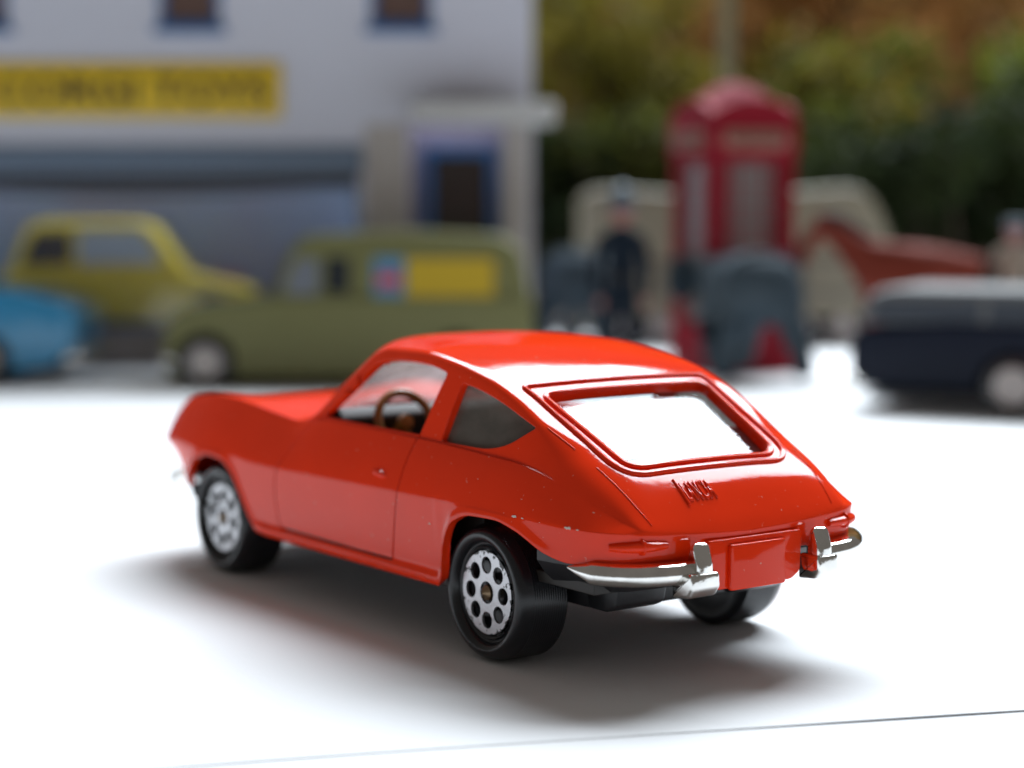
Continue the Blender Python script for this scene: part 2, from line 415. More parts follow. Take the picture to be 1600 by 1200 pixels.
M['dirty'] = glass('dusty_plastic', (.45, .44, .42), dirt=1.0, dirtcol=(.17, .15, .125), rough=.2, back=.3)
M['rearglass'] = glass('rear_plastic', (.75, .8, .82), dirt=.10, dirtcol=(.5, .52, .55), scratch=.3, back=.2)
M['chip'] = mat('bare_metal_chip', (.74, .64, .56), rough=.6)

car = empty('toy_coupe', 'orange red toy fastback coupe with silver eight-hole wheels and chrome rear bumper', 'toy car')

ts = np.unique(np.concatenate([np.linspace(0, _s[-1], 220), _s]))
rows = [half_rows(float(t)) for t in ts]
nr = len(rows[0]); vs = [p for r in rows for p in r]
fs = [(i*nr+j, (i+1)*nr+j, (i+1)*nr+j+1, i*nr+j+1) for i in range(len(rows)-1) for j in range(nr-1)]
n0 = len(vs)
vs2 = vs + [(p[0], -p[1], p[2]) for p in vs]
fs2 = fs + [tuple(n0+k for k in f[::-1]) for f in fs]
shell = raw(vs2, fs2)
bmesh.ops.remove_doubles(shell, verts=shell.verts[:], dist=.012)
bmesh.ops.dissolve_degenerate(shell, dist=.005, edges=shell.edges[:])
bmesh.ops.recalc_face_normals(shell, faces=shell.faces[:])
if sum(f.normal.z*f.calc_area() for f in shell.faces) < 0: bmesh.ops.reverse_faces(shell, faces=shell.faces[:])
def thicken(bm, th):
    me = bpy.data.meshes.new('shell'); bm.to_mesh(me); bm.free()
    o = bpy.data.objects.new('shell', me); COL.objects.link(o)
    md = o.modifiers.new('s', 'SOLIDIFY'); md.thickness = th; md.offset = -1; md.use_even_offset = False
    dg = bpy.context.evaluated_depsgraph_get(); r_ = bpy.data.meshes.new_from_object(o.evaluated_get(dg), depsgraph=dg)
    out = bmesh.new(); out.from_mesh(r_); bpy.data.objects.remove(o); bpy.data.meshes.remove(me); bpy.data.meshes.remove(r_)
    return out
def inside(poly, a, b):
    c = False; n = len(poly)
    for i in range(n):
        x1, y1 = poly[i]; x2, y2 = poly[(i+1) % n]
        if (y1 > b) != (y2 > b) and a < (x2-x1)*(b-y1)/(y2-y1)+x1: c = not c
    return c
def score_lines(bm, poly, ia, ib, keep):
    """split the faces of a surface along a closed outline (axes ia, ib); keep() picks the side of the shell"""
    xs = [p[0] for p in poly]; ys = [p[1] for p in poly]
    def near(f):
        c = f.calc_center_median()
        return min(xs)-1.5 < c[ia] < max(xs)+1.5 and min(ys)-1.5 < c[ib] < max(ys)+1.5 and keep(c)
    n = len(poly)
    for i in range(n):
        p = np.array(poly[i]); q = np.array(poly[(i+1) % n]); d = q-p; L = np.linalg.norm(d)
        if L < 1e-6: continue
        d /= L
        fs = []
        for f in bm.faces:
            c = f.calc_center_median()
            if not (min(p[0], q[0])-1.0 < c[ia] < max(p[0], q[0])+1.0 and min(p[1], q[1])-1.0 < c[ib] < max(p[1], q[1])+1.0): continue
            if keep(c): fs.append(f)
        if not fs: continue
        es = {e for f in fs for e in f.edges}; vv = {v for f in fs for v in f.verts}
        co = [0, 0, 0]; no = [0, 0, 0]; co[ia], co[ib] = p; no[ia], no[ib] = -d[1], d[0]
        bmesh.ops.bisect_plane(bm, geom=fs+list(es)+list(vv), plane_co=co, plane_no=no, dist=1e-5)
def faces_in(bm, poly, ia, ib, keep):
    out = []
    for f in bm.faces:
        c = f.calc_center_median()
        if keep(c) and inside(poly, c[ia], c[ib]): out.append(f)
    return out
DW = rounded([(31.4, 19.75), (27.8, 22.5), (23.4, 25.8), (20.6, 26.3), (17.0, 26.4), (13.0, 26.25), (9.9, 25.7), (12.4, 19.62)], [.3, 2, 2, 1.5, 2, 2, .5, .3])
QW = rounded([(8.7, 19.35), (7.2, 24.95), (4.3, 24.55), (.5, 23.6), (-4.5, 21.75), (-1.8, 20.0), (1.2, 19.35)], [.5, .4, 1.5, 2, .3, 2, 1.5])
WS = rounded([(39.6, -7.5), (40.6, 0), (39.6, 7.5), (35.6, 11.9), (33.2, 12.6), (27.2, 10.9), (28.0, 0), (27.2, -10.9), (33.2, -12.6), (35.6, -11.9)], [2, 2, 2, 1, .8, .8, 2, .8, .8, 1])
RWIN = rounded([(-.85, -9.6), (-.85, 9.6), (-11.9, 8.6), (-11.9, -8.6)], [.9, .9, 1.6, 1.6])
HATCH = rounded([(1.0, -10.9), (1.0, 10.9), (-13.1, 10.2), (-13.1, -10.2)], [.5, .5, 3, 3], 8)
DOOR = rounded([(12.25, 19.2), (12.5, 20.4), (30.0, 20.4), (32.4, 19.3), (35.2, 16.4), (37.1, 13.8), (37.6, 11.4), (37.3, 8.6), (36.6, 7.3), (14.2, 7.3), (13.4, 11.0), (12.7, 14.7)],
               [.1, .1, .2, .6, 2, 1.5, 1.5, 1.2, .5, .3, 3, 3], 4)
def shrink(poly, d):
    c = np.mean(np.array(poly), axis=0); out = []
    P = np.array(poly); N = len(P)
    area2 = sum(P[i][0]*P[(i+1) % N][1]-P[(i+1) % N][0]*P[i][1] for i in range(N)); sg = 1 if area2 > 0 else -1
    for i in range(N):
        a = P[i-1]; b = P[(i+1) % N]; t = b-a; t = t/(np.linalg.norm(t)+1e-9); out.append(tuple(P[i] + sg*d*np.array([-t[1], t[0]])))
    return out
# openings are worked on the left half, then mirrored
bmesh.ops.delete(shell, geom=[f for f in shell.faces if f.calc_center_median().y < 0], context='FACES')
side_keep = lambda c: c.y > 11.3 and c.z < 27.2
top_keep = lambda c: c.z > 15
def half(poly):
    out = []; n = len(poly)
    for i in range(n):
        a, b = poly[i], poly[(i+1) % n]
        if a[1] >= -1: out.append(a)
        if (a[1] >= -1) != (b[1] >= -1):
            u = (-1-a[1])/(b[1]-a[1]); out.append((a[0]+(b[0]-a[0])*u, -1.0))
    return out
for poly in (DW, QW):
    score_lines(shell, poly, 0, 2, side_keep); bmesh.ops.delete(shell, geom=faces_in(shell, poly, 0, 2, side_keep), context='FACES')
for poly in (half(WS), half(RWIN)):
    score_lines(shell, poly, 0, 1, top_keep); bmesh.ops.delete(shell, geom=faces_in(shell, poly, 0, 1, top_keep), context='FACES')
DOOR2 = shrink(DOOR, .2)
score_lines(shell, DOOR, 0, 2, side_keep); score_lines(shell, DOOR2, 0, 2, side_keep)
door_l = shell.copy(); fin = set(f.index for f in [])
door_l.faces.ensure_lookup_table()
ins = set(f.index for f in faces_in(door_l, DOOR2, 0, 2, side_keep))
bmesh.ops.delete(door_l, geom=[f for f in door_l.faces if f.index not in ins], context='FACES')
bmesh.ops.delete(shell, geom=faces_in(shell, DOOR, 0, 2, side_keep), context='FACES')
bmesh.ops.remove_doubles(door_l, verts=door_l.verts[:], dist=.004)
door_r = door_l.copy()
for v in door_r.verts: v.co.y *= -1
bmesh.ops.reverse_faces(door_r, faces=door_r.faces[:])
other = shell.copy()
for v in other.verts: v.co.y *= -1
bmesh.ops.reverse_faces(other, faces=other.faces[:])
body = join([shell, other]); bmesh.ops.remove_doubles(body, verts=body.verts[:], dist=.006)
body = thicken(body, .8); door_l = thicken(door_l, .8); door_r = thicken(door_r, .8)
body_o = add('body', body, M['paint'], car)
for dm, sg in ((door_l, 1), (door_r, -1)):
    d = add('door', dm, M['paint'], car)
    h = sweep_bm([(18.0, sg*16.62, 15.75), (17.2, sg*16.85, 15.6), (16.0, sg*16.9, 15.5), (15.2, sg*16.75, 15.4)], circ(.36, 8), scales=[.4, 1, 1, .4])
    add('door_handle', h, M['paint'], d)
def drape(poly, dz=0.0): return [(p[0], p[1], top_z(p[0], p[1])+dz) for p in poly]
def dense(poly, step=.5):
    out = []; N = len(poly)
    for i in range(N):
        a = np.array(poly[i]); b = np.array(poly[(i+1) % N]); n = max(1, int(np.linalg.norm(b-a)/step))
        out += [tuple(a+(b-a)*k/n) for k in range(n)]
    return out
add('hatch_rim', sweep_bm(drape(dense(HATCH), .02), circ(.30, 8, .26), closed=True), M['paint'], car)
add('rear_window_rim', sweep_bm(drape(dense(shrink(RWIN, -.34)), .0), circ(.34, 8, .26), closed=True), M['paint'], car)
# panes
def pane_top(poly, dz, name, m, x0, x1, y1, par=car):
    vs, fs = [], []; nx, ny = 24, 30
    for i in range(nx+1):
        for j in range(ny+1):
            x = x0+(x1-x0)*i/nx; y = -y1+2*y1*j/ny; vs.append((x, y, top_z(x, y)+dz - .008*max(0, -6-x)**2 - .0016*y*y*(x < 10)))
    for i in range(nx):
        for j in range(ny): a = i*(ny+1)+j; fs.append((a, a+1, a+ny+2, a+ny+1))
    b = raw(vs, fs); b.normal_update()
    if sum(f.normal.z for f in b.faces) < 0: bmesh.ops.reverse_faces(b, faces=b.faces[:])
    return add(name, b, m, par)
pane_top(RWIN, -.7, 'rear_window', M['rearglass'], -13, .4, 10.2)
pane_top(WS, -.9, 'windscreen', M['glass'], 26.5, 40.2, 12.2)
def side_y(x, z):
    yb, zb, yr, zr = [float(f(x)) for f in (*BELT, *RAIL)]
    return yb-.3 + (yr-yb+.3)*(z-zb)/(zr-zb)
for sg in (1, -1):
    big = shrink(QW, -.35); vs = [(p[0], sg*(side_y(p[0], p[1])-.62), p[1]) for p in big]
    c = np.mean(np.array(vs), axis=0); vs.append(tuple(c)); n = len(big)
    b = raw(vs, [(i, (i+1) % n, n) for i in range(n)]); b.normal_update()
    if sum(f.normal.y for f in b.faces)*sg < 0: bmesh.ops.reverse_faces(b, faces=b.faces[:])
    add('quarter_window', b, M['dirty'], car)
# mould seam running down from the quarter window to the tail corner
for sg in (1, -1):
    for xa, xb in ((-5.3, -8.6), (-11.0, -17.6)):
        P = [(r[54][0], sg*(r[54][1]+.0), r[54][2]) for r in rows if xb < r[54][0] < xa and r[24][0] < 0]
        P.sort(key=lambda p: -p[0])
        add('mould_seam', sweep_bm(P, circ(.06, 6)), M['paint'], car)
# cabin
for sg in (1, -1):
    add('door_card', prism_bm(rounded([(3, 9), (3, 18.7), (31, 19.0), (34, 15), (34, 9)], .5), sg*13.2, sg*13.9, 'y', .1), M['interior'], car)
add('cabin_floor', box_bm(-14, 44, -14.2, 14.2, 8.2, 9.2), M['interior'], car)
add('dashboard', prism_bm(rounded([(30.5, 12), (29.5, 19.4), (31.0, 20.5), (34, 19.8), (38.5, 18.4), (40, 17.2), (41, 12)], .6), -13.2, 13.2, 'y'), M['interior'], car)
add('parcel_shelf', prism_bm(rounded([(-13.5, 9), (-13.5, 15.2), (-2, 15.4), (1.5, 12), (1.5, 9)], .6), -12.2, 12.2, 'y'), M['interior'], car)
for sg in (1, -1):
    st = add('seat', prism_bm(rounded([(8, 9), (8, 12.2), (9.2, 12.6), (6.2, 19.2), (8.2, 20.2), (10.2, 19.4), (13.2, 13.4), (20, 13.8), (21, 12.6), (21, 9)], .7), sg*1.6, sg*11.2, 'y', .5), M['interior'], car)
sw = Matrix.Translation((27.6, 6.8, 18.9)) @ Matrix.Rotation(R(-66), 4, 'Y')
tor = sweep_bm([(3.3*math.cos(a), 3.3*math.sin(a), 0) for a in np.linspace(0, 2*math.pi, 40, endpoint=False)], circ(.46, 10), closed=True)
sp = join([tor, box_bm(-3.2, 0, -.3, .3, -.15, .1, .05), lathe_bm([(0.01, .5), (.7, .45), (.9, .1), (.9, -.3)], 20, 'z'), lathe_bm([(.35, -.3), (.35, -6)], 10, 'z')])
bmesh.ops.transform(sp, matrix=sw, verts=sp.verts[:])
add('steering_wheel', sp, M['amber'], car)

# wheels
def hole_disc_bm(ro, rc, rh, rad, nh, y, thick):
    bm = bmesh.new(); edges = []
    def loop(cx, cz, r, n):
        v = [bm.verts.new((cx+r*math.cos(2*math.pi*k/n), y, cz+r*math.sin(2*math.pi*k/n))) for k in range(n)]
        return [bm.edges.new((v[k], v[(k+1) % n])) for k in range(n)]
    edges += loop(0, 0, ro, 56) + loop(0, 0, rc, 20)
    for k in range(nh):
        a = 2*math.pi*(k+.3)/nh; edges += loop(rad*math.cos(a), rad*math.sin(a), rh, 18)
    bmesh.ops.triangle_fill(bm, use_beauty=True, edges=edges, normal=(0, 1, 0))
    bmesh.ops.recalc_face_normals(bm, faces=bm.faces[:])
    ex = bmesh.ops.extrude_face_region(bm, geom=bm.faces[:])
    for e in ex['geom']:
        if isinstance(e, bmesh.types.BMVert): e.co.y -= thick
    bmesh.ops.recalc_face_normals(bm, faces=bm.faces[:])
    return bm
M['foil'] = mat('silver_foil', (.74, .74, .76), rough=.33, metal=.85, bump=.2, bscale=1400)
# flaking towards the edge of the foil
nt = M['foil'].node_tree; p_ = nt.nodes['Principled BSDF']; tc = nn(nt, 'ShaderNodeTexCoord'); no = nn(nt, 'ShaderNodeTexNoise')
no.inputs['Scale'].default_value = 1500; no.inputs['Detail'].default_value = 6
sx = nn(nt, 'ShaderNodeSeparateXYZ'); l_ = nt.links.new
l_(tc.outputs['Object'], no.inputs['Vector']); l_(tc.outputs['Object'], sx.inputs[0])
cb = nn(nt, 'ShaderNodeCombineXYZ'); l_(sx.outputs['X'], cb.inputs['X']); l_(sx.outputs['Z'], cb.inputs['Z'])
ln = nn(nt, 'ShaderNodeVectorMath', operation='LENGTH'); l_(cb.outputs[0], ln.inputs[0])
r1 = nn(nt, 'ShaderNodeMapRange'); r1.inputs[1].default_value = .0030; r1.inputs[2].default_value = .0040; r1.inputs[3].default_value = 0; r1.inputs[4].default_value = .20
l_(ln.outputs['Value'], r1.inputs[0])
ad = nn(nt, 'ShaderNodeMath', operation='ADD'); l_(no.outputs['Fac'], ad.inputs[0]); l_(r1.outputs[0], ad.inputs[1])
gt = nn(nt, 'ShaderNodeMath', operation='GREATER_THAN'); gt.inputs[1].default_value = .695; l_(ad.outputs[0], gt.inputs[0])
mx = nn(nt, 'ShaderNodeMix', data_type='RGBA'); mx.inputs['A'].default_value = (.56, .56, .58, 1); mx.inputs['B'].default_value = (.012, .012, .013, 1)
l_(gt.outputs[0], mx.inputs['Factor']); l_(mx.outputs['Result'], p_.inputs['Base Color'])
sb = nn(nt, 'ShaderNodeMath', operation='SUBTRACT'); sb.inputs[0].default_value = .85; l_(gt.outputs[0], sb.inputs[1]); sb.use_clamp = True; l_(sb.outputs[0], p_.inputs['Metallic'])
WR = 6.32
def wheel(x, sg, spin):
    prof = [(.9, -1.35), (4.0, -1.35), (4.05, -.75), (4.25, -.62), (4.45, -.85), (4.6, -.8), (4.75, -.35), (5.05, -.08), (5.4, 0), (5.75, -.12), (6.0, -.4), (6.15, -.8), (6.24, -1.2)]
    for k in range(15):
        a = -1.35-.255*k
        prof += [(6.295, a), (WR, a-.05), (WR, a-.17), (6.30, a-.22)]
    prof += [(6.2, -5.15), (5.9, -5.45), (5.3, -5.5), (4.6, -5.1), (2.0, -5.0), (.8, -5.0)]
    o = add('wheel', lathe_bm(prof, 72, 'y'), M['rubber'], car, angle=40, loc=(x, sg*16.3, WR), rot=(0, spin, 0 if sg > 0 else math.pi))
    add('rim', hole_disc_bm(3.85, 1.05, .80, 2.55, 8, -.62, .25), M['foil'], o, smooth=False)
    add('axle_end', lathe_bm([(.72, -1.4), (.70, -.55), (.55, -.40), (.02, -.05)], 20, 'y'), M['brass'], o)
    return o
for x, sg, a in ((0, 1, .25), (52.4, 1, .1), (0, -1, .4), (52.4, -1, .8)): wheel(x, sg, a)
for x in (0, 52.4): add('axle', lathe_bm([(.7, -14.8), (.7, 14.8)], 16, 'y', True, off=(x, 0, WR)), M['brass'], car)

# base plate, rear valance, bumpers
def ring(inset, x0, x1):
    P = []
    for t in np.linspace(0, _s[-1], 160):
        x, y = float(WF[0](t)), float(WF[1](t))
        if x0 <= x <= x1: P.append((x, max(0, y-inset)))
    return P
pl = [(68, 0), (68, 10), (60, 12.5), (59.5, 10.3), (45, 10.3), (43.5, 15.2), (5.8, 15.2), (5.5, 10.3), (-7.5, 10.3), (-9, 10), (-10, 8), (-10, 0)]
poly = pl[1:-1] + [(x, -y) for x, y in pl[1:-1]][::-1]
b = prism_bm(poly, 5.6, 8.2, 'z', .3)
base_o = add('base_plate', b, M['black'], car)
def valance(bot, top, out, name, x0, x1, m=M['black'], drop=0):
    T = np.linspace(0, _s[-1], 240); P = [(float(WF[0](t)), float(WF[1](t))) for t in T]
    P = [p for p in P if x0 <= p[0] <= x1]
    full = P + [(x, -y) for x, y in P[::-1] if y > .01]
    vs, fs = [], []; n = len(full); c = np.array([np.mean([p[0] for p in full]), 0])
    lv = [(out, top), (out, top-.9), (out-.9, (top+bot)/2-.4), (out-2.4, bot), (out-6, bot+.2)]
    for o_, z in lv:
        for i, p in enumerate(full):
            a = np.array(full[max(0, i-1)]); b_ = np.array(full[min(n-1, i+1)]); t_ = b_-a; t_ = t_/(np.linalg.norm(t_)+1e-9)
            nrm = np.array([-t_[1], t_[0]]);
            if nrm @ (np.array(p)-np.array([20., 0])) < 0: nrm = -nrm
            q = np.array(p)+nrm*o_; vs.append((q[0], q[1], z))
    for k in range(len(lv)-1):
        for i in range(n-1): fs.append((k*n+i, k*n+i+1, (k+1)*n+i+1, (k+1)*n+i))
    b = raw(vs, fs); bmesh.ops.recalc_face_normals(b, faces=b.faces[:])
    return add(name, b, m, car)
valance(8.3, 11.6, -.75, 'rear_valance', -19, -8.2)
valance(7.2, 9.4, -3.6, 'front_valance', 62, 74)
add('axle_block', prism_bm(rounded([(-12.5, 8.4), (-12, 6.2), (-10.5, 5.6), (-8, 5.6), (-7, 8.4)], .4), 4.5, 10.2, 'y', .3), M['black'], base_o)
add('axle_block', prism_bm(rounded([(-12.5, 8.4), (-12, 6.2), (-10.5, 5.6), (-8, 5.6), (-7, 8.4)], .4), -10.2, -4.5, 'y', .3), M['black'], base_o)
def bumper_profile():   # side offset is outward, closed D section
    return [(-.5, 1.0)]+[(1.15*math.cos(q), 1.0*math.sin(q)) for q in np.linspace(1.45, -1.45, 11)]+[(-.5, -1.0)]
def smooth_path(P, n=40):
    P = np.array(P, float); s = np.concatenate([[0], np.cumsum(np.linalg.norm(np.diff(P, axis=0), axis=1))])
    f = [pchip(s, P[:, k]) for k in range(P.shape[1])]; return [tuple(float(g(t)) for g in f) for t in np.linspace(0, s[-1], n)]
for sg in (1, -1):
    P = smooth_path([(-12.9, sg*16.2, 10.75), (-14.2, sg*15.8, 10.6), (-15.9, sg*14.9, 10.45), (-17.2, sg*13.6, 10.4), (-18.2, sg*12, 10.35), (-18.8, sg*9.5, 10.3), (-19.1, sg*6.6, 10.3)])
    pr = [(q[0]*sg, q[1]) for q in bumper_profile()]
    bo = add('rear_bumper', sweep_bm(P, pr, scales=[min(1, .12+.88*(i/8)) for i in range(40)]), M['chrome'], car)
    hw = prism_bm(rounded([(-18.6, 9.9), (-20.7, 9.9), (-20.6, 11.2), (-20.1, 12.7), (-19.7, 12.95), (-19.1, 12.7), (-18.6, 11)], .25), sg*7.1-.9, sg*7.1+.9, 'y', .55, 4)
    add('overrider', hw, M['chrome'], bo)
    ft = prism_bm(rounded([(-18.2, 10.45), (-20.85, 10.45), (-20.95, 9.2), (-20.3, 8.3), (-18.2, 8.1)], .3), sg*7.1-1.25, sg*7.1+(1.25 if sg < 0 else 2.0), 'y', .3, 3)
    add('overrider_foot', ft, M['chrome'], bo)
Pf = smooth_path([(67.2, 14.4, 8.9), (69.0, 13.4, 8.9), (70.6, 11.6, 8.9), (71.8, 8, 8.9), (72.2, 0, 8.9), (71.8, -8, 8.9), (70.6, -11.6, 8.9), (69.0, -13.4, 8.9), (67.2, -14.4, 8.9)], 60)
add('front_bumper', sweep_bm(Pf, [(-q[0]*.8, q[1]*.75) for q in bumper_profile()]), M['chrome'], car)
# rear panel with its raised plate, sunk between the overriders
pn = add('rear_panel', prism_bm(rounded([(-5.6, 12.75), (5.6, 12.75), (5.5, 9.0), (4.4, 8.3), (-4.4, 8.3), (-5.5, 9.0)], .4), -17.6, -18.95, 'x', .18), M['paint'], car)
add('number_plate', prism_bm(rounded([(-3.3, 12.25), (3.3, 12.25), (3.3, 8.15), (-3.3, 8.15)], .35), -18.8, -19.4, 'x', .22), M['paint'], pn)
for sg in (1, -1):   # tail lamp pods wrapped round the corners
    P = smooth_path([(-16.3, sg*14.45, 12.75), (-17.3, sg*13.2, 12.75), (-17.9, sg*11.6, 12.75), (-18.15, sg*9.6, 12.75)], 24)
    sc_ = [.25+.75*math.sin(math.pi*(.08+.84*i/23))**.5 for i in range(24)]
    tl = add('tail_lamp', sweep_bm(P, circ(.62, 12, .5), scales=sc_), M['paint'], car)
    add('lamp_rib', lathe_bm([(.5, -.12), (.72, -.1), (.72, .1), (.5, .12)], 16, 'y', True, off=(-17.75, sg*12.1, 12.75)), M['paint'], tl)
# raised lettering on the tail lid
lt = text_bm('LANCIA', 3.3, 2.0, .2, 0.0)
for v in lt.verts:
    s, n_, h_ = v.co.x, -v.co.y, v.co.z
    y = 5.25 - s - .12*h_*0; x = -16.15 + h_*.84
    v.co = (x, y, top_z(x, y)+n_-.02)
add('badge_lettering', lt, M['paint'], car, smooth=False)
bd = [(-16.35, 5.4), (-14.3, 5.5)]
add('badge_stroke', sweep_bm([(x, 5.5+.0*(x), top_z(x, 5.5)+.05) for x in np.linspace(-16.4, -14.1, 8)], circ(.14, 6)), M['paint'], car)
# paint chips along the crease
random.seed(4)
for (x, z, r) in ((-6.2, 14.42, .34), (-7.7, 14.3, .16), (-13.0, 14.08, .34), (-13.9, 14.04, .15), (-9.6, 14.2, .08), (7.6, 12.0, .2)):
    i = int(np.argmin([abs(rw[24][0]-x) for rw in rows])); rw = np.array(rows[i]); j = int(np.argmin(np.abs(rw[:38, 2]-z))); p = rw[j]
    a = rw[max(0, j-1)]; b_ = rw[j+1]; up_ = (b_-a)/np.linalg.norm(b_-a); tn = np.array(rows[i+1][j])-np.array(rows[i-1][j]); tn /= np.linalg.norm(tn); nr_ = np.cross(tn, up_); nr_ = nr_ if nr_[1] > 0 else -nr_
    vs = []
    for k in range(11):
        q = 2*math.pi*k/11; rr_ = r*random.uniform(.45, 1.0); pp = p + tn*math.cos(q)*rr_*1.3 + up_*math.sin(q)*rr_*.5 + nr_*.05; vs.append(tuple(pp))
    vs.append(tuple(p+nr_*.06)); b = raw(vs, [(k, (k+1) % 11, 11) for k in range(11)])
    add('paint_chip', b, M['chip'], body_o)

# BACKDROP ----------------------------------------------------------- toys and models behind the car
def zz(v, D): return CAM[2] - (v-320.9)/FPX*D          # height of image row v at distance D
def xx(u, D): return (u-800)/FPX*D
def local(name, label, cat, u, D, rot=0.0, group=None):
    return empty(name, label, cat, at(u, D), PHI+rot, group)
def frame_boxes(x0, x1, y0, y1, z0, z1, w, bev=.1):
    return join([box_bm(x0, x1, y0, y1, z1-w, z1, bev), box_bm(x0, x1, y0, y1, z0, z0+w, bev),
                 box_bm(x0, x0+w, y0+.01, y1-.01, z0+w, z1-w, bev), box_bm(x1-w, x1, y0+.01, y1-.01, z0+w, z1-w, bev)])
# ---- toy shop: local x to the right, y away, origin at the foot of the right front corner
DS = 490.0; PXS = FPX/DS
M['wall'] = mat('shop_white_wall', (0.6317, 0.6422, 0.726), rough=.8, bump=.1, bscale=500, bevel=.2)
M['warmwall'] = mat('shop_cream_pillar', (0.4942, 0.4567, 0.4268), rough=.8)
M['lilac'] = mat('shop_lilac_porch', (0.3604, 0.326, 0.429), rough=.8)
M['sign_y'] = mat('sign_yellow', (0.7508, 0.5005, 0.01733), rough=.5)
M['sign_k'] = mat('sign_letters', (.05, .032, .01), rough=.6)
M['bluetrim'] = mat('blue_trim', (0.0315, 0.1365, 0.3465), rough=.5)
M['slate'] = mat('slate_fascia', (0.156, 0.21, 0.2883), rough=.6)
M['darkpane'] = mat('dark_window_pane', (0.042, 0.0315, 0.028), rough=.15)
M['brownpane'] = mat('curtained_pane', (.13, .075, .06), rough=.3)
M['riser'] = mat('stall_riser', (0.308, 0.273, 0.259), rough=.8, var=.3, vscale=120)
M['display'] = mat('display_backing', (0.2732, 0.3571, 0.45), rough=.7, col2=(.30, .27, .34), vscale=22)
M['brownwood_shade'] = mat('dark_brown_wood_and_shade', (.045, .03, .028), rough=.6)  # brown wood, also the colour of the modelled awning shadow
M['cream'] = mat('cream_paint', (0.2006, 0.1763, 0.1216), rough=.45, bevel=.2)
M['whitetrim'] = mat('canopy_white', (0.483, 0.4761, 0.4692), rough=.6, bevel=.3)
shop = local('toy_shop', 'white model shop building with yellow sign board and blue door under a canopy', 'model shop', 832, DS)
def sx_(u): return (u-832)/PXS
def sz_(v): return zz(v, DS)
XL = -175.0
WT = 128.0
winx = [(sx_(-70), sx_(24)), (sx_(254), sx_(352)), (sx_(580), sx_(678))]
wz0, wz1 = sz_(47), 116
door = (sx_(640), sx_(822)); dz1 = sz_(196)
win = (XL+12, sx_(562)); vz0, vz1 = 9.5, sz_(258)
# front wall built round its openings
b = [box_bm(XL, 0, 0, 4, wz1, WT)]
edges_ = [XL] + [c for w in winx for c in w] + [0]
for i in range(0, len(edges_), 2): b.append(box_bm(edges_[i], edges_[i+1], 0, 4, wz0, wz1-.0))
b += [box_bm(XL, 0, 0, 4, dz1, wz0)]
b += [box_bm(XL, door[0], 0, 4, vz1, dz1), box_bm(XL, win[0], 0, 4, 0, vz1), box_bm(win[1], door[0], 0, 4, 0, vz1), box_bm(door[1], 0, 0, 4, 0, dz1)]
for q in b[:]: pass
add('front_wall', join(b), M['wall'], shop, smooth=False)
add('side_wall', box_bm(-4, 0, 4.01, 40, 0, WT), M['wall'], shop, smooth=False)
add('side_wall', box_bm(XL, XL+4, 4.01, 40, 0, WT), M['wall'], shop, smooth=False)
add('cornice', box_bm(XL-2, 2, -2.5, 4.5, WT+.01, WT+3, .4), M['slate'], shop)
for x0, x1 in winx:
    w = add('window', frame_boxes(x0, x1, 1.0, 3.0, wz0, wz1, 1.6), M['bluetrim'], shop)
    add('pane', box_bm(x0+1.6, x1-1.6, 2.0, 2.4, wz0+1.6, wz1-1.6), M['brownpane'], w)
    add('sill', box_bm(x0-1.2, x1+1.2, -1.4, 1.0, wz0-1.6, wz0+.2, .3), M['bluetrim'], w)
sg0, sg1 = sx_(-25), sx_(443)
sb_ = add('sign_board', box_bm(sg0, sg1, -1.6, -.05, sz_(186), sz_(102), .25), M['sign_y'], shop)
lt = text_bm('CORGI TOYS', sx_(424)-sx_(4), (sz_(122)-sz_(167)), .4)
for v in lt.verts: v.co += Vector((sx_(4), -1.55, sz_(167)))
add('sign_lettering', lt, M['sign_k'], sb_, smooth=False)
# shop front
add('fascia', box_bm(win[0]-2, win[1]+1, -1.2, .9, vz1-2.4, vz1+5, .3), M['slate'], shop)
add('blind_box', box_bm(win[0], win[1], 1.5, 3.2, vz1-5.2, vz1-2.4, .3), M['brownwood_shade'], shop)
add('stall_riser', box_bm(win[0], win[1], .3, 3.8, 0, vz0, .2), M['riser'], shop)
add('display_floor', box_bm(win[0], win[1], 3.81, 26, vz0-1.5, vz0), M['riser'], shop)
nt = M['display'].node_tree; tl = nn(nt, 'ShaderNodeBsdfTranslucent'); mx = nn(nt, 'ShaderNodeMixShader'); mx.inputs[0].default_value = .28
for l in list(nt.links):
    if l.to_socket == nt.nodes['Principled BSDF'].inputs['Base Color']: nt.links.new(l.from_socket, tl.inputs[0])
nt.links.new(nt.nodes['Principled BSDF'].outputs[0], mx.inputs[1]); nt.links.new(tl.outputs[0], mx.inputs[2]); nt.links.new(mx.outputs[0], nt.nodes['Material Output'].inputs[0])
add('display_backing', box_bm(win[0], win[1], 25, 25.3, vz0, vz1+12), M['display'], shop)
aw = []
for k in range(24):
    x0 = win[0]+(win[1]-win[0])*k/24; x1 = win[0]+(win[1]-win[0])*(k+1)/24; c = math.sin(math.pi*(k+.5)/24)
    aw.append(box_bm(x0, x1, 6+.0, 7, vz1-5.4-2.6*c, vz1-2.4))
add('awning_shade_strip', join(aw), M['brownwood_shade'], shop, smooth=False)  # curved dark strip shaped as the shadow an awning casts across the window
sf = add('shop_window', frame_boxes(win[0], win[1], 1.2, 2.4, vz0, vz1-5.2, 1.0), M['slate'], shop)
M['shopglass'] = glass('shop_glass', (.86, .88, .9), dirt=.06, dirtcol=(.5, .5, .55))
for k in range(3):
    a_ = win[0]+1+(win[1]-win[0]-2)*k/3; c_ = win[0]+1+(win[1]-win[0]-2)*(k+1)/3
    add('pane', box_bm(a_, c_, 1.7, 1.9, vz0+1, vz1-6.2), M['shopglass'], sf)
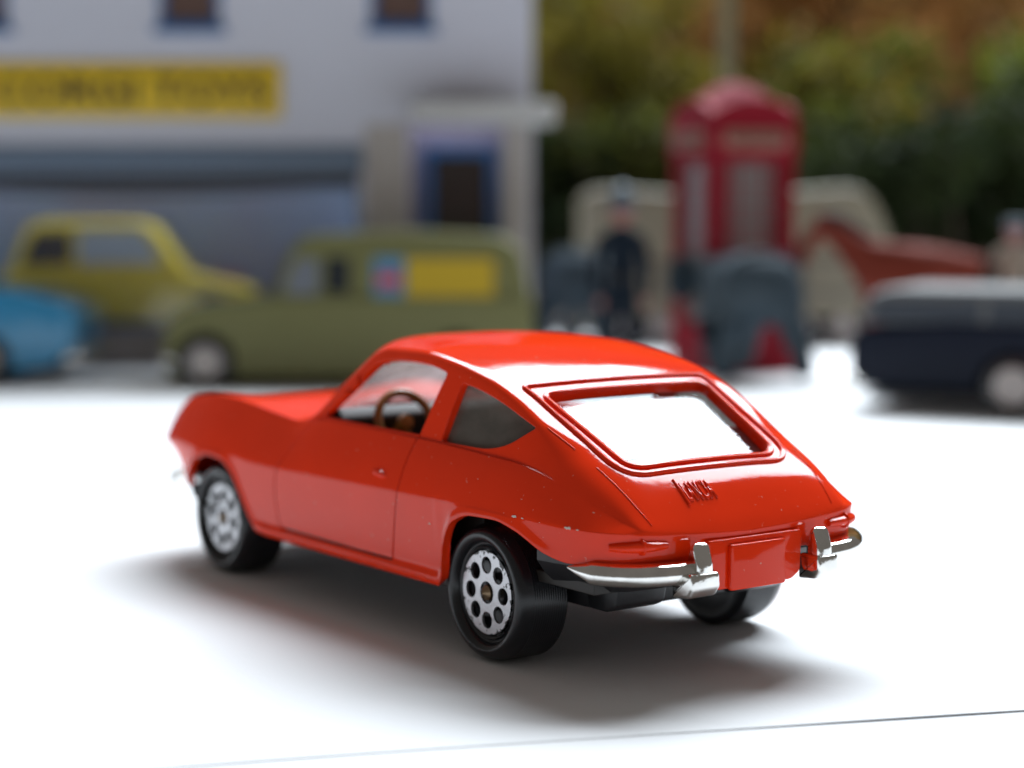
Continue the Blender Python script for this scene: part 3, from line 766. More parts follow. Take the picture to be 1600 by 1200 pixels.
# display boxes in the window
boxc = [(.22, .30, .70), (.38, .12, .22), (.18, .24, .58), (.10, .07, .05)]
M['box'] = [mat('display_box_%s' % n, c, rough=.6) for n, c in zip(('blue', 'maroon', 'navy', 'brown'), boxc)]
bl = ['blue gift box standing in the shop window', 'maroon gift box standing in the shop window', 'navy gift box on the shop display floor', 'dark brown gift box by the shop window pillar']
for k, (u, w, h) in enumerate(((330, 9, 14), (392, 7, 8), (445, 8, 13), (520, 10, 22))):
    o = empty('gift_box', bl[k], 'box', (0, 0, 0)); sp_ = at(832, DS); c = Vector(sp_)/1.0
    o.location = Vector((sp_[0], sp_[1], vz0))*S + (RH*sx_(u) + FH*(20-1.5*(k % 2)))*S; o.rotation_euler = (0, 0, PHI+.15*(k-1.5)); o['group'] = 'boxes in the shop window'
    add('carton', box_bm(-w/2, w/2, -3, 3, 0, h*.7, .2), M['box'][k], o); add('lid', box_bm(-w/2-.3, w/2+.3, -3.3, 3.3, h*.7, h, .2), M['box'][(k+1) % 4], o)
# porch, door and canopy
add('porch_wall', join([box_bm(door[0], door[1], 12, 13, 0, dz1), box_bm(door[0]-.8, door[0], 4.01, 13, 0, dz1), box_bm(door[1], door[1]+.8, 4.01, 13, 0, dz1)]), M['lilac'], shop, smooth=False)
add('pillar', box_bm(sx_(572), sx_(640), -.9, -.02, 0, dz1, .3), M['warmwall'], shop)
add('pillar', box_bm(sx_(786), sx_(826), -.9, -.02, 0, dz1, .3), M['warmwall'], shop)
dr = add('door', frame_boxes(sx_(660), sx_(776), 10.2, 11.99, 2, sz_(228), 2.4), M['bluetrim'], shop)
add('panel', box_bm(sx_(660)+2.4, sx_(776)-2.4, 10.8, 11.8, 3, sz_(228)-2.4), M['darkpane'], dr)
add('door_knob', lathe_bm([(.01, 9.2), (.7, 9.5), (.7, 10.1), (.3, 10.8)], 14, 'y', off=(sx_(676)+2, 0, 18)), M['brass'], dr)
add('step', box_bm(door[0], door[1], -3, 11.9, 0, 1.6, .3), M['riser'], shop)
cz0, cz1 = sz_(197), sz_(158)
add('canopy', prism_bm(rounded([(sx_(648), -.05), (sx_(648), -22), (sx_(866), -22), (sx_(866), 6), (.02, 6), (.02, -.05)], [.3, 3, 5, 2, .1, .1]), cz0, cz1-1.6, 'z', .6), M['whitetrim'], shop)

# ---- generic toy vehicle built from a side profile
def toy_vehicle(name, label, cat, u, D, rot, length, width, lower, upper, windows, wheels, paint, roofm, hub, bumperm, wr=6.0, group=None, zoff=0.0, extra=None, flip=1):
    """profiles in (x,z), x from the left end; windows: list of (poly, material)"""
    root = empty(name, label, cat, at(u, D), PHI+rot, group); root.location.z = zoff*S
    hw = width/2
    def shape(poly, w0, w1, zlo, zhi, bev):
        b = prism_bm(rounded(poly, 1.6, 4), -hw, hw, 'y', bev, 3)
        for v in b.verts:
            f = min(1, max(0, (v.co.z-zlo)/max(.1, zhi-zlo))); v.co.y *= (w0+(w1-w0)*f)
        bmesh.ops.triangulate(b, faces=[f for f in b.faces if len(f.verts) > 4])
        return b
    zl = [p[1] for p in upper]; zl2 = [p[1] for p in lower]
    cut = [lathe_bm([(wr+.9, -hw-3), (wr+.9, -hw+5.2)], 28, 'y', True, off=(wx_, 0, wr)) for wx_ in wheels]
    body_ = boolean(shape(lower, .97, 1.0, min(zl2), max(zl2), 1.2), cut + [lathe_bm([(wr+.9, hw-5.2), (wr+.9, hw+3)], 28, 'y', True, off=(wx_, 0, wr)) for wx_ in wheels])
    add('body', body_, paint, root)
    cab = add('cabin', shape(upper, .96, .82, min(zl), max(zl), 1.3), roofm, root)
    for poly, m_ in windows:
        for sgn in (-1, 1):
            vs_ = []
            for px, pz in rounded(poly, .7, 3):
                f = min(1, max(0, (pz-min(zl))/(max(zl)-min(zl)))); vs_.append((px, sgn*(hw*(.96+(.82-.96)*f)+.12), pz))
            n_ = len(vs_); inner = [(a, b_-sgn*.5, c) for a, b_, c in vs_]
            bm_ = raw(vs_+inner, [tuple(range(n_)), tuple(range(2*n_-1, n_-1, -1))]+[(i, (i+1) % n_, n_+(i+1) % n_, n_+i) for i in range(n_)])
            bmesh.ops.recalc_face_normals(bm_, faces=bm_.faces[:]); add('side_window', bm_, m_, cab, smooth=False)
    for wx_ in wheels:
        for sgn in (-1, 1):
            w_ = add('wheel', lathe_bm([(wr*.62, -.2), (wr*.7, -.5), (wr*.9, -.4), (wr, .3), (wr, 3.6), (wr*.9, 4.2), (.5, 4.2)], 36, 'y'), M['rubber'], root, loc=(wx_, sgn*(hw-.2), wr), rot=(0, 0, 0 if sgn < 0 else math.pi))
            add('hub_cap', lathe_bm([(.02, -.9), (wr*.25, -.8), (wr*.45, -.35), (wr*.62, -.15), (wr*.63, .5)], 32, 'y'), hub, w_)
    x0, x1 = min(p[0] for p in lower), max(p[0] for p in lower)
    for xb, sgn in ((x0, -1), (x1, 1)):
        P = smooth_path([(xb-sgn*3, -hw-.2, 6.6), (xb+sgn*.3, -hw+1.5, 6.6), (xb+sgn*.9, 0, 6.6), (xb+sgn*.3, hw-1.5, 6.6), (xb-sgn*3, hw+.2, 6.6)], 20)
        add('bumper', sweep_bm(P, circ(.6, 8, .9)), bumperm, root)
    add('base', box_bm(x0+4, x1-4, -hw+1.5, hw-1.5, 2.8, 4.4, .3), M['black'], root)
    return root
M['olive'] = mat('olive_green_paint', (0.1685, 0.1665, 0.06739), rough=.5, spec=.25)
M['hub'] = mat('dull_hub', (0.5115, 0.4706, 0.4501), rough=.5, metal=.2)
M['cabwin'] = mat('pale_cab_window', (0.168, 0.186, 0.216), rough=.12)
M['navywin'] = mat('dark_cab_window', (.02, .025, .03), rough=.12)
DV = 433.0; k_ = DV/FPX
def V(u, v): return ((u-250)*k_, CAM[2]-(v-320.9)*k_)
van = toy_vehicle('toy_van', 'olive green toy van with yellow side panel parked before the shop', 'toy van', 250, DV, 0, 85, 34,
    [V(258, 592), V(252, 540), V(258, 502), V(285, 480), V(395, 467), V(440, 462), V(832, 462), V(838, 560), V(836, 592)],
    [V(424, 466), V(452, 390), V(475, 368), V(640, 361), V(785, 369), V(812, 392), V(830, 466)],
    [([V(440, 460), V(462, 404), V(497, 404), V(497, 460)], M['cabwin']), ([V(507, 458), V(507, 402), V(546, 402), V(546, 458)], M['navywin'])],
    [(318-250)*k_, (712-250)*k_], M['olive'], M['olive'], M['hub'], M['chrome'], wr=6.1)
van.location = Vector(at(250, DV))*S + FH*17*S
M['stick_b'] = mat('sticker_blue', (0.07, 0.21, 0.35), rough=.5); M['stick_r'] = mat('sticker_red', (.60, .06, .07), rough=.5); M['stick_y'] = mat('panel_yellow', (0.4884, 0.33, 0.0132), rough=.5)
def vpanel(name, u0, v0, u1, v1, m_, proud, par):
    (a, c), (b_, d) = V(u0, v0), V(u1, v1)
    def yy(z): return -17*(.96+(.82-.96)*min(1, max(0, (z-V(0, 466)[1])/(V(0, 361)[1]-V(0, 466)[1]))))
    vs_ = [(x, yy(z)-proud-q, z) for q in (0, .25) for x, z in ((a, d), (b_, d), (b_, c), (a, c))]
    return add(name, raw(vs_, [(0, 3, 2, 1), (4, 5, 6, 7), (0, 1, 5, 4), (1, 2, 6, 5), (2, 3, 7, 6), (3, 0, 4, 7)]), m_, par, smooth=False)
yp = vpanel('advert_panel', 634, 404, 772, 466, M['stick_y'], -.1, van)
vpanel('advert_emblem', 583, 402, 631, 466, M['stick_b'], -.1, van)
vpanel('emblem_figure', 590, 428, 624, 446, M['stick_r'], .16, van)

# ---- blue car leaving the frame at the left, yellow car in the shop window
M['cyan'] = mat('bright_blue_paint', (0.01296, 0.2376, 0.4536), rough=.3, coat=.6)
M['yellow'] = mat('mustard_paint', (1.243, 0.9356, 0.05792), rough=.35, coat=.4)
M['palewin'] = mat('pale_window', (0.715, 0.806, 0.91), rough=.15)
DB = 440.0; kb = DB/FPX
BS = -32
def Bv(u, v): return ((u+420)*kb, CAM[2]-(v-320.9)*kb)
blue = toy_vehicle('toy_saloon', 'bright blue toy saloon with its tail towards the olive van', 'toy car', -420, DB, 0, 84, 32,
    [Bv(-415, 585), Bv(-418, 520), Bv(-400, 490), Bv(-250, 470), Bv(-40, 447), Bv(60, 455), Bv(138, 478), Bv(150, 500), Bv(142, 545), Bv(110, 572), Bv(40, 585)],
    [Bv(-260, 475), Bv(-190, 405), Bv(-150, 396), Bv(-70, 396), Bv(-15, 452)],
    [([Bv(-235, 466), Bv(-185, 412), Bv(-130, 408), Bv(-130, 462)], M['palewin']), ([Bv(-120, 462), Bv(-120, 408), Bv(-78, 408), Bv(-45, 452)], M['palewin'])],
    [(-330+420)*kb, (0+420)*kb], M['cyan'], M['cyan'], M['hub'], M['chrome'], wr=6.0)
blue.location = Vector(at(-420+BS, DB))*S + FH*16*S
kyD = 505.0; ky = kyD/FPX
def Yv(u, v): return ((u-5)*ky, CAM[2]-(v-320.9)*ky - vz0)
yel = toy_vehicle('toy_estate_car', 'mustard yellow toy car with pale windows on the shop display floor', 'toy car', 5, kyD, 0, 68, 17,
    [Yv(12, 500), Yv(8, 450), Yv(25, 418), Yv(270, 415), Yv(330, 430), Yv(395, 445), Yv(410, 470), Yv(405, 500)],
    [Yv(28, 420), Yv(55, 352), Yv(80, 345), Yv(225, 345), Yv(250, 352), Yv(300, 422)],
    [([Yv(48, 412), Yv(68, 362), Yv(125, 360), Yv(125, 410)], M['brownwood_shade']), ([Yv(135, 410), Yv(135, 358), Yv(235, 358), Yv(265, 410)], M['palewin'])],
    [(75-5)*ky, (340-5)*ky], M['yellow'], M['yellow'], M['hub'], M['chrome'], wr=4.6, zoff=vz0)
yel.location = Vector((at(5, kyD)[0], at(5, kyD)[1], vz0))*S + FH*(-15+13.6)*S

# ---- dark saloon at the right
M['navy'] = mat('midnight_blue_paint', (0.0056, 0.0091, 0.0196), rough=.5, spec=.15)
M['silver'] = mat('pale_silver_roof', (0.124, 0.1302, 0.1364), rough=.5)
M['greywin'] = mat('grey_window', (0.06, 0.072, 0.09), rough=.1)
tr_ = toy_vehicle('toy_estate_car', 'midnight blue toy estate car with pale silver roof in front of the chestnut horse', 'toy car', 1362, 402, R(-26), 92, 34,
    [(0.5, 5), (0, 12), (1.5, 17), (20, 18.5), (66, 18.5), (96, 17), (100, 13), (99, 5)],
    [(1.5, 18), (3.5, 23.8), (7, 25.2), (60, 25.2), (66, 24.2), (77, 18)],
    [([(4, 18.6), (5.5, 22.4), (26, 22.6), (26, 18.6)], M['greywin']), ([(28, 18.6), (28, 22.6), (46, 22.6), (46, 18.6)], M['greywin']), ([(48, 18.6), (48, 22.6), (63, 22.6), (71, 18.6)], M['greywin'])],
    [33, 84], M['navy'], M['silver'], M['hub'], M['chrome'], wr=6.2)
add('sill_trim', box_bm(37, 74, -17.3, -16.6, 4.4, 8.2, .2), M['slate'], tr_)

# ---- red telephone kiosk
M['kred'] = mat('kiosk_red', (0.253, 0.00759, 0.01897), rough=.6, spec=.15, bevel=.2)
M['kdome'] = mat('kiosk_red_dome', (0.192, 0.00864, 0.0216), rough=.7, spec=.1)
M['kglass'] = mat('kiosk_milky_glass', (0.21, 0.185, 0.175), rough=.2)
M['kcream'] = mat('kiosk_sign_cream', (0.3627, 0.1755, 0.1287), rough=.5)
DK = 480.0
kk = local('telephone_kiosk', 'tall red model telephone kiosk with domed roof and milky windows', 'phone box', 1143, DK, R(20))
hw = 11.4; H0, H1 = 3.0, 62.0
b = [box_bm(-hw-.6, hw+.6, -hw-.6, hw+.6, 0, H0, .3)]
add('plinth', b[0], M['kred'], kk)
for sx2 in (-1, 1):
    for sy in (-1, 1):
        add('corner_post', box_bm(sx2*hw-(3.4 if sx2 > 0 else 0), sx2*hw+(0 if sx2 > 0 else 3.4), sy*hw-(3.4 if sy > 0 else 0), sy*hw+(0 if sy > 0 else 3.4), H0, H1, .4), M['kred'], kk)
add('head_box', box_bm(-hw-.5, hw+.5, -hw-.5, hw+.5, H1-8.5, H1, .4), M['kred'], kk)
for a in range(4):
    rot = Matrix.Rotation(a*math.pi/2, 4, 'Z')
    def put(name, bm_, m_, par=kk, **kw):
        bmesh.ops.transform(bm_, matrix=rot, verts=bm_.verts[:]); return add(name, bm_, m_, par, **kw)
    sgp = put('sign_strip', box_bm(-8.4, 8.4, -hw-1.0, -hw-.45, H1-6.4, H1-2.4, .15), M['kcream'])
    tb = text_bm('TELEPHONE', 15, 2.4, .15)
    for v in tb.verts: v.co += Vector((-7.5, -hw-1.0, H1-5.6))
    put('sign_lettering', tb, M['sign_k'], sgp, smooth=False)
    put('head_arch', prism_bm([(-hw-.4, H1)]+[(-(hw+.4)*math.cos(math.pi*k/16), H1+5.5*math.sin(math.pi*k/16)) for k in range(1, 16)]+[(hw+.4, H1)], -hw-.4, -hw+2.0, 'y'), M['kred'])
    dw_ = put('glazed_side', frame_boxes(-hw+3.4, hw-3.4, -hw+.8, -hw+2.2, H0, H1-8.5, 1.6), M['kred'])
    zlo, zhi = H0+9.5, H1-10.1
    put('kick_panel', box_bm(-hw+5, hw-5, -hw+1.0, -hw+2.0, H0+1.6, zlo-.01, .1), M['kred'], dw_)
    rows_ = 8; cols = (-hw+5, -hw+7.4, hw-7.4, hw-5)
    for r0 in range(rows_):
        z0 = zlo+(zhi-zlo)*r0/rows_; z1 = zlo+(zhi-zlo)*(r0+1)/rows_
        for c in range(3): put('pane', box_bm(cols[c]+.25, cols[c+1]-.25, -hw+1.4, -hw+1.7, z0+.25, z1-.25), M['kglass'], dw_, smooth=False)
        put('glazing_bar', box_bm(cols[0], cols[3], -hw+1.1, -hw+1.9, z0-.25, z0+.25), M['kred'], dw_, smooth=False)
    for c in (1, 2): put('glazing_bar', box_bm(cols[c]-.25, cols[c]+.25, -hw+1.12, -hw+1.88, zlo, zhi), M['kred'], dw_, smooth=False)
dome = bmesh.new(); bmesh.ops.create_grid(dome, x_segments=20, y_segments=20, size=1)
for v in dome.verts:
    x, y = v.co.x, v.co.y; h = max(0, 1-x**2*.55)*max(0, 1-y**2*.55)
    v.co = (x*(hw-.2), y*(hw-.2), H1+1.0+10.5*(h-.2)*1.05)
add('dome', dome, M['kdome'], kk)

# ---- skinned figures
def skin_mesh(nodes, edges, sub=2, relax=0):
    """nodes: list of (x,y,z,rx,ry)"""
    me = bpy.data.meshes.new('sk'); me.from_pydata([n[:3] for n in nodes], edges, [])
    o = bpy.data.objects.new('sk', me); COL.objects.link(o)
    o.modifiers.new('skin', 'SKIN'); ss = o.modifiers.new('sub', 'SUBSURF'); ss.levels = sub
    for i, n in enumerate(nodes): me.skin_vertices[0].data[i].radius = (n[3], n[4])
    me.skin_vertices[0].data[0].use_root = True
    dg = bpy.context.evaluated_depsgraph_get(); r_ = bpy.data.meshes.new_from_object(o.evaluated_get(dg), depsgraph=dg)
    bm = bmesh.new(); bm.from_mesh(r_); bpy.data.objects.remove(o); bpy.data.meshes.remove(me)
    for _ in range(relax): bmesh.ops.smooth_vert(bm, verts=bm.verts[:], factor=.5, use_axis_x=True, use_axis_y=True, use_axis_z=True)
    return bm
def ball(x, y, z, rx, ry, rz, seg=16):
    b = bmesh.new(); bmesh.ops.create_uvsphere(b, u_segments=seg, v_segments=seg//2+2, radius=1)
    for v in b.verts: v.co = (x+v.co.x*rx, y+v.co.y*ry, z+v.co.z*rz)
    return b
def figure(name, label, u, D, h, coat_m, trouser_m, hat_m, rot=0, helmet=True, group=None):
    root = local(name, label, 'figurine', u, D, rot, group); k = h/47.0
    N = [(0, 0, 22, 3.6, 2.8), (0, 0, 27, 3.4, 2.6), (0, 0, 32, 4.4, 2.9), (0, 0, 35.2, 3.4, 2.3), (0, 0, 37.5, 1.5, 1.5),
         (2.1, 0, 19, 2.3, 2.3), (2.3, 0, 11, 1.75, 1.8), (2.4, .2, 3, 1.3, 1.4), (2.5, -.6, 1.0, 1.3, 1.0), (2.6, -2.4, .8, 1.1, .8),
         (-2.1, 0, 19, 2.3, 2.3), (-2.3, 0, 11, 1.75, 1.8), (-2.4, .2, 3, 1.3, 1.4), (-2.5, -.6, 1.0, 1.3, 1.0), (-2.6, -2.4, .8, 1.1, .8),
         (4.7, .1, 33.8, 1.7, 1.7), (6.0, .3, 27.5, 1.45, 1.45), (5.6, -1.6, 22, 1.1, 1.1), (5.4, -2.0, 19.8, 1.0, .8),
         (-4.7, .1, 33.8, 1.7, 1.7), (-6.0, .3, 27.5, 1.45, 1.45), (-5.6, -1.6, 22, 1.1, 1.1), (-5.4, -2.0, 19.8, 1.0, .8)]
    Eg = [(0, 1), (1, 2), (2, 3), (3, 4), (0, 5), (5, 6), (6, 7), (7, 8), (8, 9), (0, 10), (10, 11), (11, 12), (12, 13), (13, 14), (3, 15), (15, 16), (16, 17), (17, 18), (3, 19), (19, 20), (20, 21), (21, 22)]
    N = [tuple(c*k for c in n) for n in N]
    bo = add('body', skin_mesh(N, Eg), coat_m, root, angle=80)
    hd = join([ball(0, 0, 40.2*k, 2.3*k, 2.6*k, 3.1*k), ball(0, -2.6*k, 39.9*k, .5*k, .6*k, .7*k, 8), ball(2.3*k, .2*k, 40*k, .4*k, .6*k, .9*k, 8), ball(-2.3*k, .2*k, 40*k, .4*k, .6*k, .9*k, 8)])
    add('head', hd, M['skin'], bo)
    for sgn in (-1, 1): add('hand', ball(sgn*5.4*k, -2.2*k, 19*k, .9*k, .8*k, 1.4*k, 10), M['skin'], bo)
    if helmet:
        add('helmet', lathe_bm([(3.4*k, 41.2*k), (3.3*k, 41.6*k), (2.7*k, 41.8*k), (2.6*k, 44*k), (1.9*k, 46.2*k), (.6*k, 47*k), (.02, 47.2*k)], 24, 'z'), hat_m, root)
    else:
        add('cap', lathe_bm([(2.5*k, 41.2*k), (3.2*k, 42.6*k), (3.0*k, 43.4*k), (.02, 43.9*k)], 24, 'z'), hat_m, root)
    add('belt', lathe_bm([(3.6*k, 24.2*k), (3.75*k, 24.4*k), (3.75*k, 25.4*k), (3.6*k, 25.6*k)], 24, 'z'), trouser_m, root)
    return root
M['skin'] = mat('painted_flesh', (0.372, 0.156, 0.132), rough=.5)
M['uniform'] = mat('dark_uniform', (0.01024, 0.01664, 0.02688), rough=.7, spec=.1)
M['helmetm'] = mat('blue_grey_helmet', (0.08, 0.112, 0.144), rough=.5)
M['tan'] = mat('tan_coat', (0.276, 0.216, 0.162), rough=.6)
M['blackp'] = mat('black_trim', (.01, .01, .012), rough=.4)
figure('toy_figure', 'policeman figurine in dark uniform and tall helmet beside the red kiosk', 971, 452, 46.5, M['uniform'], M['blackp'], M['helmetm'], R(4))
figure('toy_figure', 'figurine in tan coat and blue cap behind the midnight blue estate car', 1584, 470, 41, M['tan'], M['tan'], M['helmetm'], R(-20), helmet=False)

# ---- elephants
M['eleph'] = mat('blue_grey_elephant', (.030, .050, .068), rough=.7, spec=.2, col2=(.050, .068, .082), vscale=90)
def elephant(u, D, rot, label, k=1.0):
    root = local('toy_elephant', label, 'toy animal', u, D, rot, 'toy elephants')
    N = [(0, 0, 22.5, 9.6, 8.6), (0, -9, 22.2, 8.6, 8.0), (0, -14, 20.5, 4.6, 4.6), (0, 10, 22.5, 9.0, 8.4), (0, 17, 23, 6.2, 6.2), (0, 24, 25.5, 6.0, 6.2), (0, 29, 21.5, 3.0, 3.2), (0, 31.5, 14, 2.0, 2.0), (0, 32, 8, 1.5, 1.5), (0, 33.5, 4, 1.2, 1.2),
         (6.6, -8.5, 15.5, 4.3, 4.3), (8.4, -9.5, 8, 3.0, 3.0), (9.6, -10, 1.2, 3.2, 3.2), (-6.6, -8.5, 15.5, 4.3, 4.3), (-8.6, -7.5, 8, 3.0, 3.0), (-9.8, -7, 1.2, 3.2, 3.2),
         (5.4, 11, 14, 4.0, 4.0), (4.4, 13, 7, 3.0, 3.0), (3.2, 14, 1.2, 3.3, 3.3), (-5.4, 11, 14, 4.0, 4.0), (-4.6, 10, 7, 3.0, 3.0), (-3.8, 9.5, 1.2, 3.3, 3.3)]
    Eg = [(0, 1), (1, 2), (0, 3), (3, 4), (4, 5), (5, 6), (6, 7), (7, 8), (8, 9), (1, 10), (10, 11), (11, 12), (1, 13), (13, 14), (14, 15), (3, 16), (16, 17), (17, 18), (3, 19), (19, 20), (20, 21)]
    bo = add('body', skin_mesh([tuple(c*k for c in n) for n in N], Eg, 3, 14), M['eleph'], root, angle=80)
    for sgn in (-1, 1):
        e_ = ball(sgn*8.2*k, 22*k, 23.5*k, 4.4*k, 1.1*k, 5.6*k, 16)
        add('ear', e_, M['eleph'], bo)
        add('tusk', sweep_bm([(sgn*2.6*k, 27*k, 19.5*k), (sgn*3.0*k, 30*k, 16.5*k), (sgn*3.0*k, 33.5*k, 16*k)], circ(.6, 8), scales=[1, .8, .2]), M['cream'], bo)
    add('tail', sweep_bm(smooth_path([(0, -17.0*k, 23*k), (0.3, -18.6*k, 19*k), (.5, -18.4*k, 14*k), (.3, -18.2*k, 10*k)], 12), circ(.9, 8), scales=[1.3-.07*i for i in range(12)]), M['eleph'], bo)
    return root
elephant(1172, 448, R(16), 'blue grey toy elephant standing in front of the red kiosk', 1.02)
elephant(905, 515, R(-14), 'blue grey toy elephant standing behind the policeman figurine', 1.0)

# ---- horse, side on, head to the left and lowered
M['chestnut'] = mat('chestnut_paint', (0.186, 0.031, 0.01705), rough=.65, spec=.15)
M['mane'] = mat('dark_mane', (.05, .015, .01), rough=.6)
DH = 452.0
hs = local('toy_horse', 'chestnut toy horse with arched neck standing behind the silver roofed estate car', 'toy animal', 1420, DH, R(6))
N = [(0, 0, 26.5, 4.6, 5.4), (7, 0, 27.0, 4.4, 5.2), (13, 0, 27.8, 4.6, 5.6), (17, 0, 26.5, 2.8, 3.4), (-7, 0, 27.0, 4.6, 5.6), (-11.5, 0, 29.2, 3.4, 4.6), (-16, 0, 33.6, 2.5, 3.3), (-20, 0, 36.2, 2.0, 2.6), (-23, 0, 35.4, 1.8, 2.3), (-25.2, 0, 31.5, 1.7, 2.0), (-26.6, 0, 27.6, 1.3, 1.5),
     (-8.6, 2.4, 20.5, 2.4, 2.4), (-8.6, 2.7, 12.5, 1.4, 1.4), (-8.4, 2.7, 5, 1.0, 1.0), (-9.2, 2.7, 1.0, 1.5, 1.3), (-8.0, -2.4, 20.5, 2.4, 2.4), (-7.4, -2.7, 12.5, 1.4, 1.4), (-7.6, -2.7, 5, 1.0, 1.0), (-8.4, -2.7, 1.0, 1.5, 1.3),
     (13, 2.6, 21, 2.9, 2.9), (11.4, 2.8, 15.5, 1.9, 1.9), (14.4, 2.8, 9.5, 1.3, 1.3), (13.4, 2.8, 4, 1.0, 1.0), (12.6, 2.8, 1.0, 1.5, 1.3), (13, -2.6, 21, 2.9, 2.9), (12.6, -2.8, 15.5, 1.9, 1.9), (15.8, -2.8, 9.5, 1.3, 1.3), (14.8, -2.8, 4, 1.0, 1.0), (14, -2.8, 1.0, 1.5, 1.3)]
Eg = [(0, 1), (1, 2), (2, 3), (0, 4), (4, 5), (5, 6), (6, 7), (7, 8), (8, 9), (9, 10), (4, 11), (11, 12), (12, 13), (13, 14), (4, 15), (15, 16), (16, 17), (17, 18), (2, 19), (19, 20), (20, 21), (21, 22), (22, 23), (2, 24), (24, 25), (25, 26), (26, 27), (27, 28)]
N = [(n[0], n[1], n[2], n[3]*1.12, n[4]*1.12) if i < 9 else n for i, n in enumerate(N)]
hb = add('body', skin_mesh(N, Eg, 2, 3), M['chestnut'], hs, angle=80)
add('mane', sweep_bm(smooth_path([(-9, 0, 33), (-14, 0, 36.6), (-19, 0, 39), (-22, 0, 38.4)], 14), circ(.7, 8, 1.4)), M['mane'], hb)
add('tail', sweep_bm(smooth_path([(18.5, 0, 30), (20.6, 0, 27), (21.2, 0, 20), (20.8, 0, 12)], 14), circ(1.3, 8), scales=[.6+.08*min(i, 8) for i in range(14)]), M['mane'], hb)
for sgn in (-1, 1): add('ear', ball(-22.0, sgn*1.3, 38.6, .6, .5, 1.5, 8), M['chestnut'], hb)

# ---- cream horsebox trailer behind the kiosk
DT = 565.0
kt = DT/FPX
tl_ = local('toy_trailer', 'cream toy livestock trailer with rounded roof standing behind the red kiosk', 'toy trailer', 908, DT)
Lt = (1392-908)*kt; Ht = zz(290, DT)
add('body', prism_bm(rounded([(0, 8), (0, Ht-3), (6, Ht-.6), (Lt*.5, Ht-3.5), (Lt-22, Ht-1), (Lt-8, Ht), (Lt, Ht-14), (Lt, 8)], [1, 3, 3, 5, 6, 9, 7, 1]), 0, 34, 'y', 1.6, 3), M['cream'], tl_)
for z in (16, 24): add('side_rail', box_bm(3, Lt-3, -.7, .3, z, z+1.2, .2), M['brownwood_shade'], tl_)
for x in (14, 24, Lt-26, Lt-14):
    w_ = add('wheel', lathe_bm([(3.4, -.2), (4.2, -.5), (5.6, .2), (5.6, 3.6), (.5, 4)], 32, 'y'), M['rubber'], tl_, loc=(x, .5, 5.6))
    add('hub_cap', lathe_bm([(.02, -.7), (2, -.5), (3.4, -.1), (3.45, .4)], 24, 'y'), M['hub'], w_)
    w_ = add('wheel', lathe_bm([(3.4, -.2), (4.2, -.5), (5.6, .2), (5.6, 3.6), (.5, 4)], 32, 'y'), M['rubber'], tl_, loc=(x, 33.5, 5.6), rot=(0, 0, math.pi))
add('ramp', prism_bm([(Lt*.55, 8.2), (Lt*.55, 30), (Lt*.72, 30), (Lt*.72, 8.2)], -.9, -.02, 'y', .2), M['brownwood_shade'], tl_)
add('chassis', box_bm(3, Lt-3, 3, 31, 5.5, 7.99), M['blackp'], tl_)

# ---- lamp post
M['post'] = mat('khaki_post', (0.18, 0.162, 0.084), rough=.5)
lp = local('lamp_post', 'tall khaki model lamp post rising behind the red kiosk', 'lamp post', 1131, 545)
add('base', lathe_bm([(5, 0), (5, 2), (3.2, 4), (2.8, 10), (2.6, 11)], 24, 'z', True), M['post'], lp)
add('post', lathe_bm([(2.5, 10.5), (2.3, 60), (2.1, 134)], 20, 'z', True), M['post'], lp)
hd = add('lamp_head', prism_bm(rounded([(-1.5, 132), (-1.5, 135), (20, 138), (26, 137), (26, 135), (8, 133.5)], .6), -2, 2, 'y', .4), M['post'], lp)
add('lens', box_bm(10, 24, -1.6, 1.6, 133.2, 134.6, .4), M['cream'], hd)

# ---- greenery behind: leafy shrubs, and the brown wall beyond
def leaf_mat(name, a, b):
    g_ = 1.2 if 'dark' in name else 1.6; a = tuple(g_*c for c in a); b = tuple(g_*c for c in b)
    m = mat(name, a, rough=.6, col2=b, vscale=40, spec=.15)
    nt = m.node_tree; p = nt.nodes['Principled BSDF']; out = nt.nodes['Material Output']
    tl = nn(nt, 'ShaderNodeBsdfTranslucent'); mx = nn(nt, 'ShaderNodeMixShader'); mx.inputs[0].default_value = .45
    for l in list(nt.links):
        if l.to_socket == p.inputs['Base Color']: nt.links.new(l.from_socket, tl.inputs[0])
    nt.links.new(p.outputs[0], mx.inputs[1]); nt.links.new(tl.outputs[0], mx.inputs[2]); nt.links.new(mx.outputs[0], out.inputs[0])
    return m
LM = {'olive': leaf_mat('olive_leaves', (.135, .105, .012), (.075, .070, .012)), 'green': leaf_mat('fresh_green_leaves', (.080, .105, .012), (.055, .060, .010)),
      'dark': leaf_mat('dark_green_leaves', (.016, .026, .010), (.030, .040, .012)), 'brown': leaf_mat('russet_leaves', (.30, .145, .05), (.19, .105, .03)), 'mid': leaf_mat('mid_green_leaves', (.065, .075, .012), (.040, .036, .01))}
M['twig'] = mat('twig_bark', (.06, .04, .025), rough=.8)
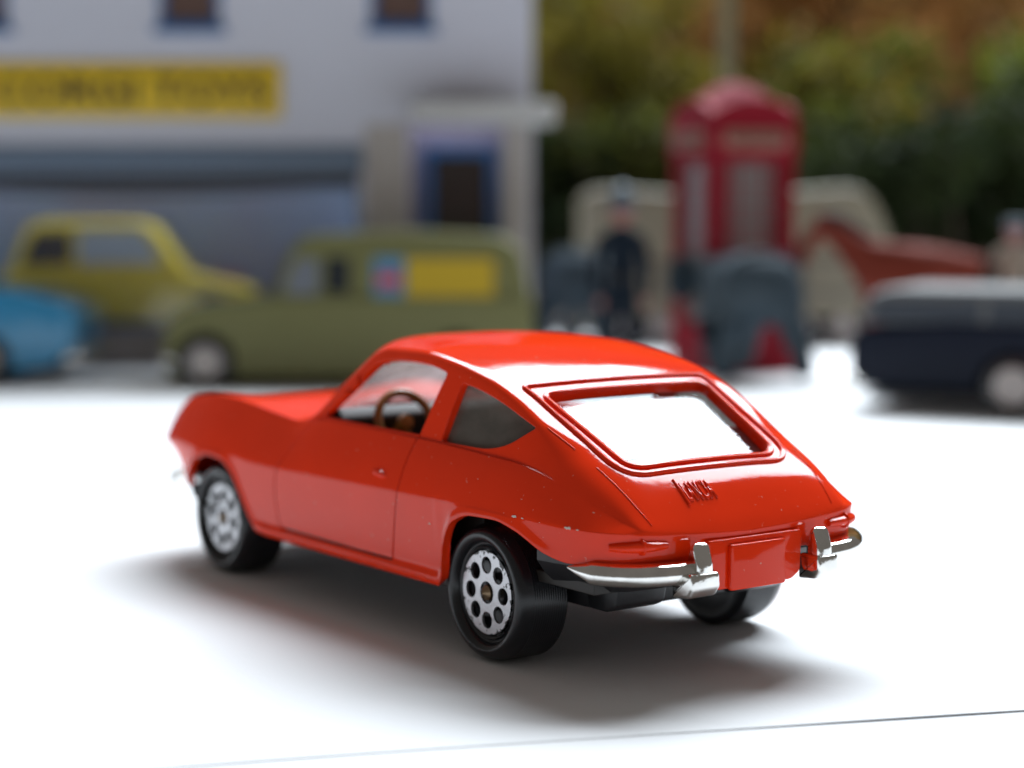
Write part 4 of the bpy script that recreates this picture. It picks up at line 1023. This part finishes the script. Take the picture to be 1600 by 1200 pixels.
def shrub(label, u, D, w, h, z0, kind, seed, n=2600, dpt=None, leaf=7.0):
    rg = np.random.default_rng(seed); root = local('shrub', label, 'shrub', u, D, 0, 'shrubs behind the toys')
    dpt = dpt or w*.5
    lob = [(rg.uniform(-.5, .5)*w, rg.uniform(-.5, .5)*dpt, z0+(h-z0)*rg.uniform(.12, .86), rg.uniform(.16, .30)*min(w, h)) for _ in range(16)]
    vs, fs = [], []
    for i in range(n):
        c = lob[rg.integers(len(lob))]; d = rg.normal(size=3); d /= np.linalg.norm(d); r = c[3]*rg.uniform(.55, 1.05)
        p = np.array(c[:3]) + d*r
        if p[2] < 2: p[2] = rg.uniform(2, 12)
        ax = rg.normal(size=3); ax[2] -= .3; ax /= np.linalg.norm(ax); s_ = np.cross(ax, rg.normal(size=3)); s_ /= np.linalg.norm(s_); nn_ = np.cross(ax, s_)
        L_ = leaf*rg.uniform(.6, 1.3); q = len(vs)
        vs += [tuple(p), tuple(p+ax*L_*.5+s_*L_*.24+nn_*L_*.06), tuple(p+ax*L_), tuple(p+ax*L_*.5-s_*L_*.24+nn_*L_*.06)]
        fs.append((q, q+1, q+2, q+3))
    o = add('foliage', raw(vs, fs), LM[kind], root, smooth=False); o['kind'] = 'stuff'
    st = [sweep_bm(smooth_path([(0, 0, 0), (c[0]*.3, c[1]*.3, c[2]*.45), c[:3]], 8), circ(1.6, 6), scales=[1-.1*i for i in range(8)]) for c in lob]
    add('stem', join(st), M['twig'], root)
    return root
shrub('olive leafed shrub beside the shop wall', 930, 690, 70, 150, 10, 'olive', 1, 3200)
shrub('low dark shrub tucked behind the shop corner', 850, 640, 40, 78, 4, 'dark', 2, 1600)
shrub('mid green shrub behind the policeman figurine', 985, 650, 46, 84, 6, 'mid', 3, 1800)
shrub('russet leafed shrub rising behind the lamp post', 1190, 790, 110, 190, 60, 'brown', 4, 3600)
shrub('olive leafed shrub behind the kiosk and trailer', 1270, 720, 70, 112, 6, 'olive', 5, 3000)
shrub('fresh green shrub behind the dark bush', 1420, 740, 80, 112, 20, 'green', 6, 3400)
shrub('broad dark green bush behind the chestnut horse', 1500, 650, 84, 84, 4, 'dark', 7, 4200)
shrub('fresh green shrub beside the tan coated figurine', 1650, 690, 46, 118, 10, 'green', 8, 2400)
shrub('russet leafed shrub above the fresh green shrub', 1480, 830, 150, 210, 90, 'brown', 9, 3600)
shrub('mid green shrub low behind the trailer', 1130, 700, 80, 90, 4, 'mid', 10, 2600)
M['brick'] = mat('garden_wall', (.34, .17, .07), rough=.9, col2=(.20, .15, .04), vscale=18)
o = add('garden_wall', box_bm(-480, 480, 0, 20, -.6, 330, 1), M['brick'], None, loc=to_world(120, 930), rot=(0, 0, PHI)); tag(o, 'mottled brown garden wall behind all the shrubs', 'wall')
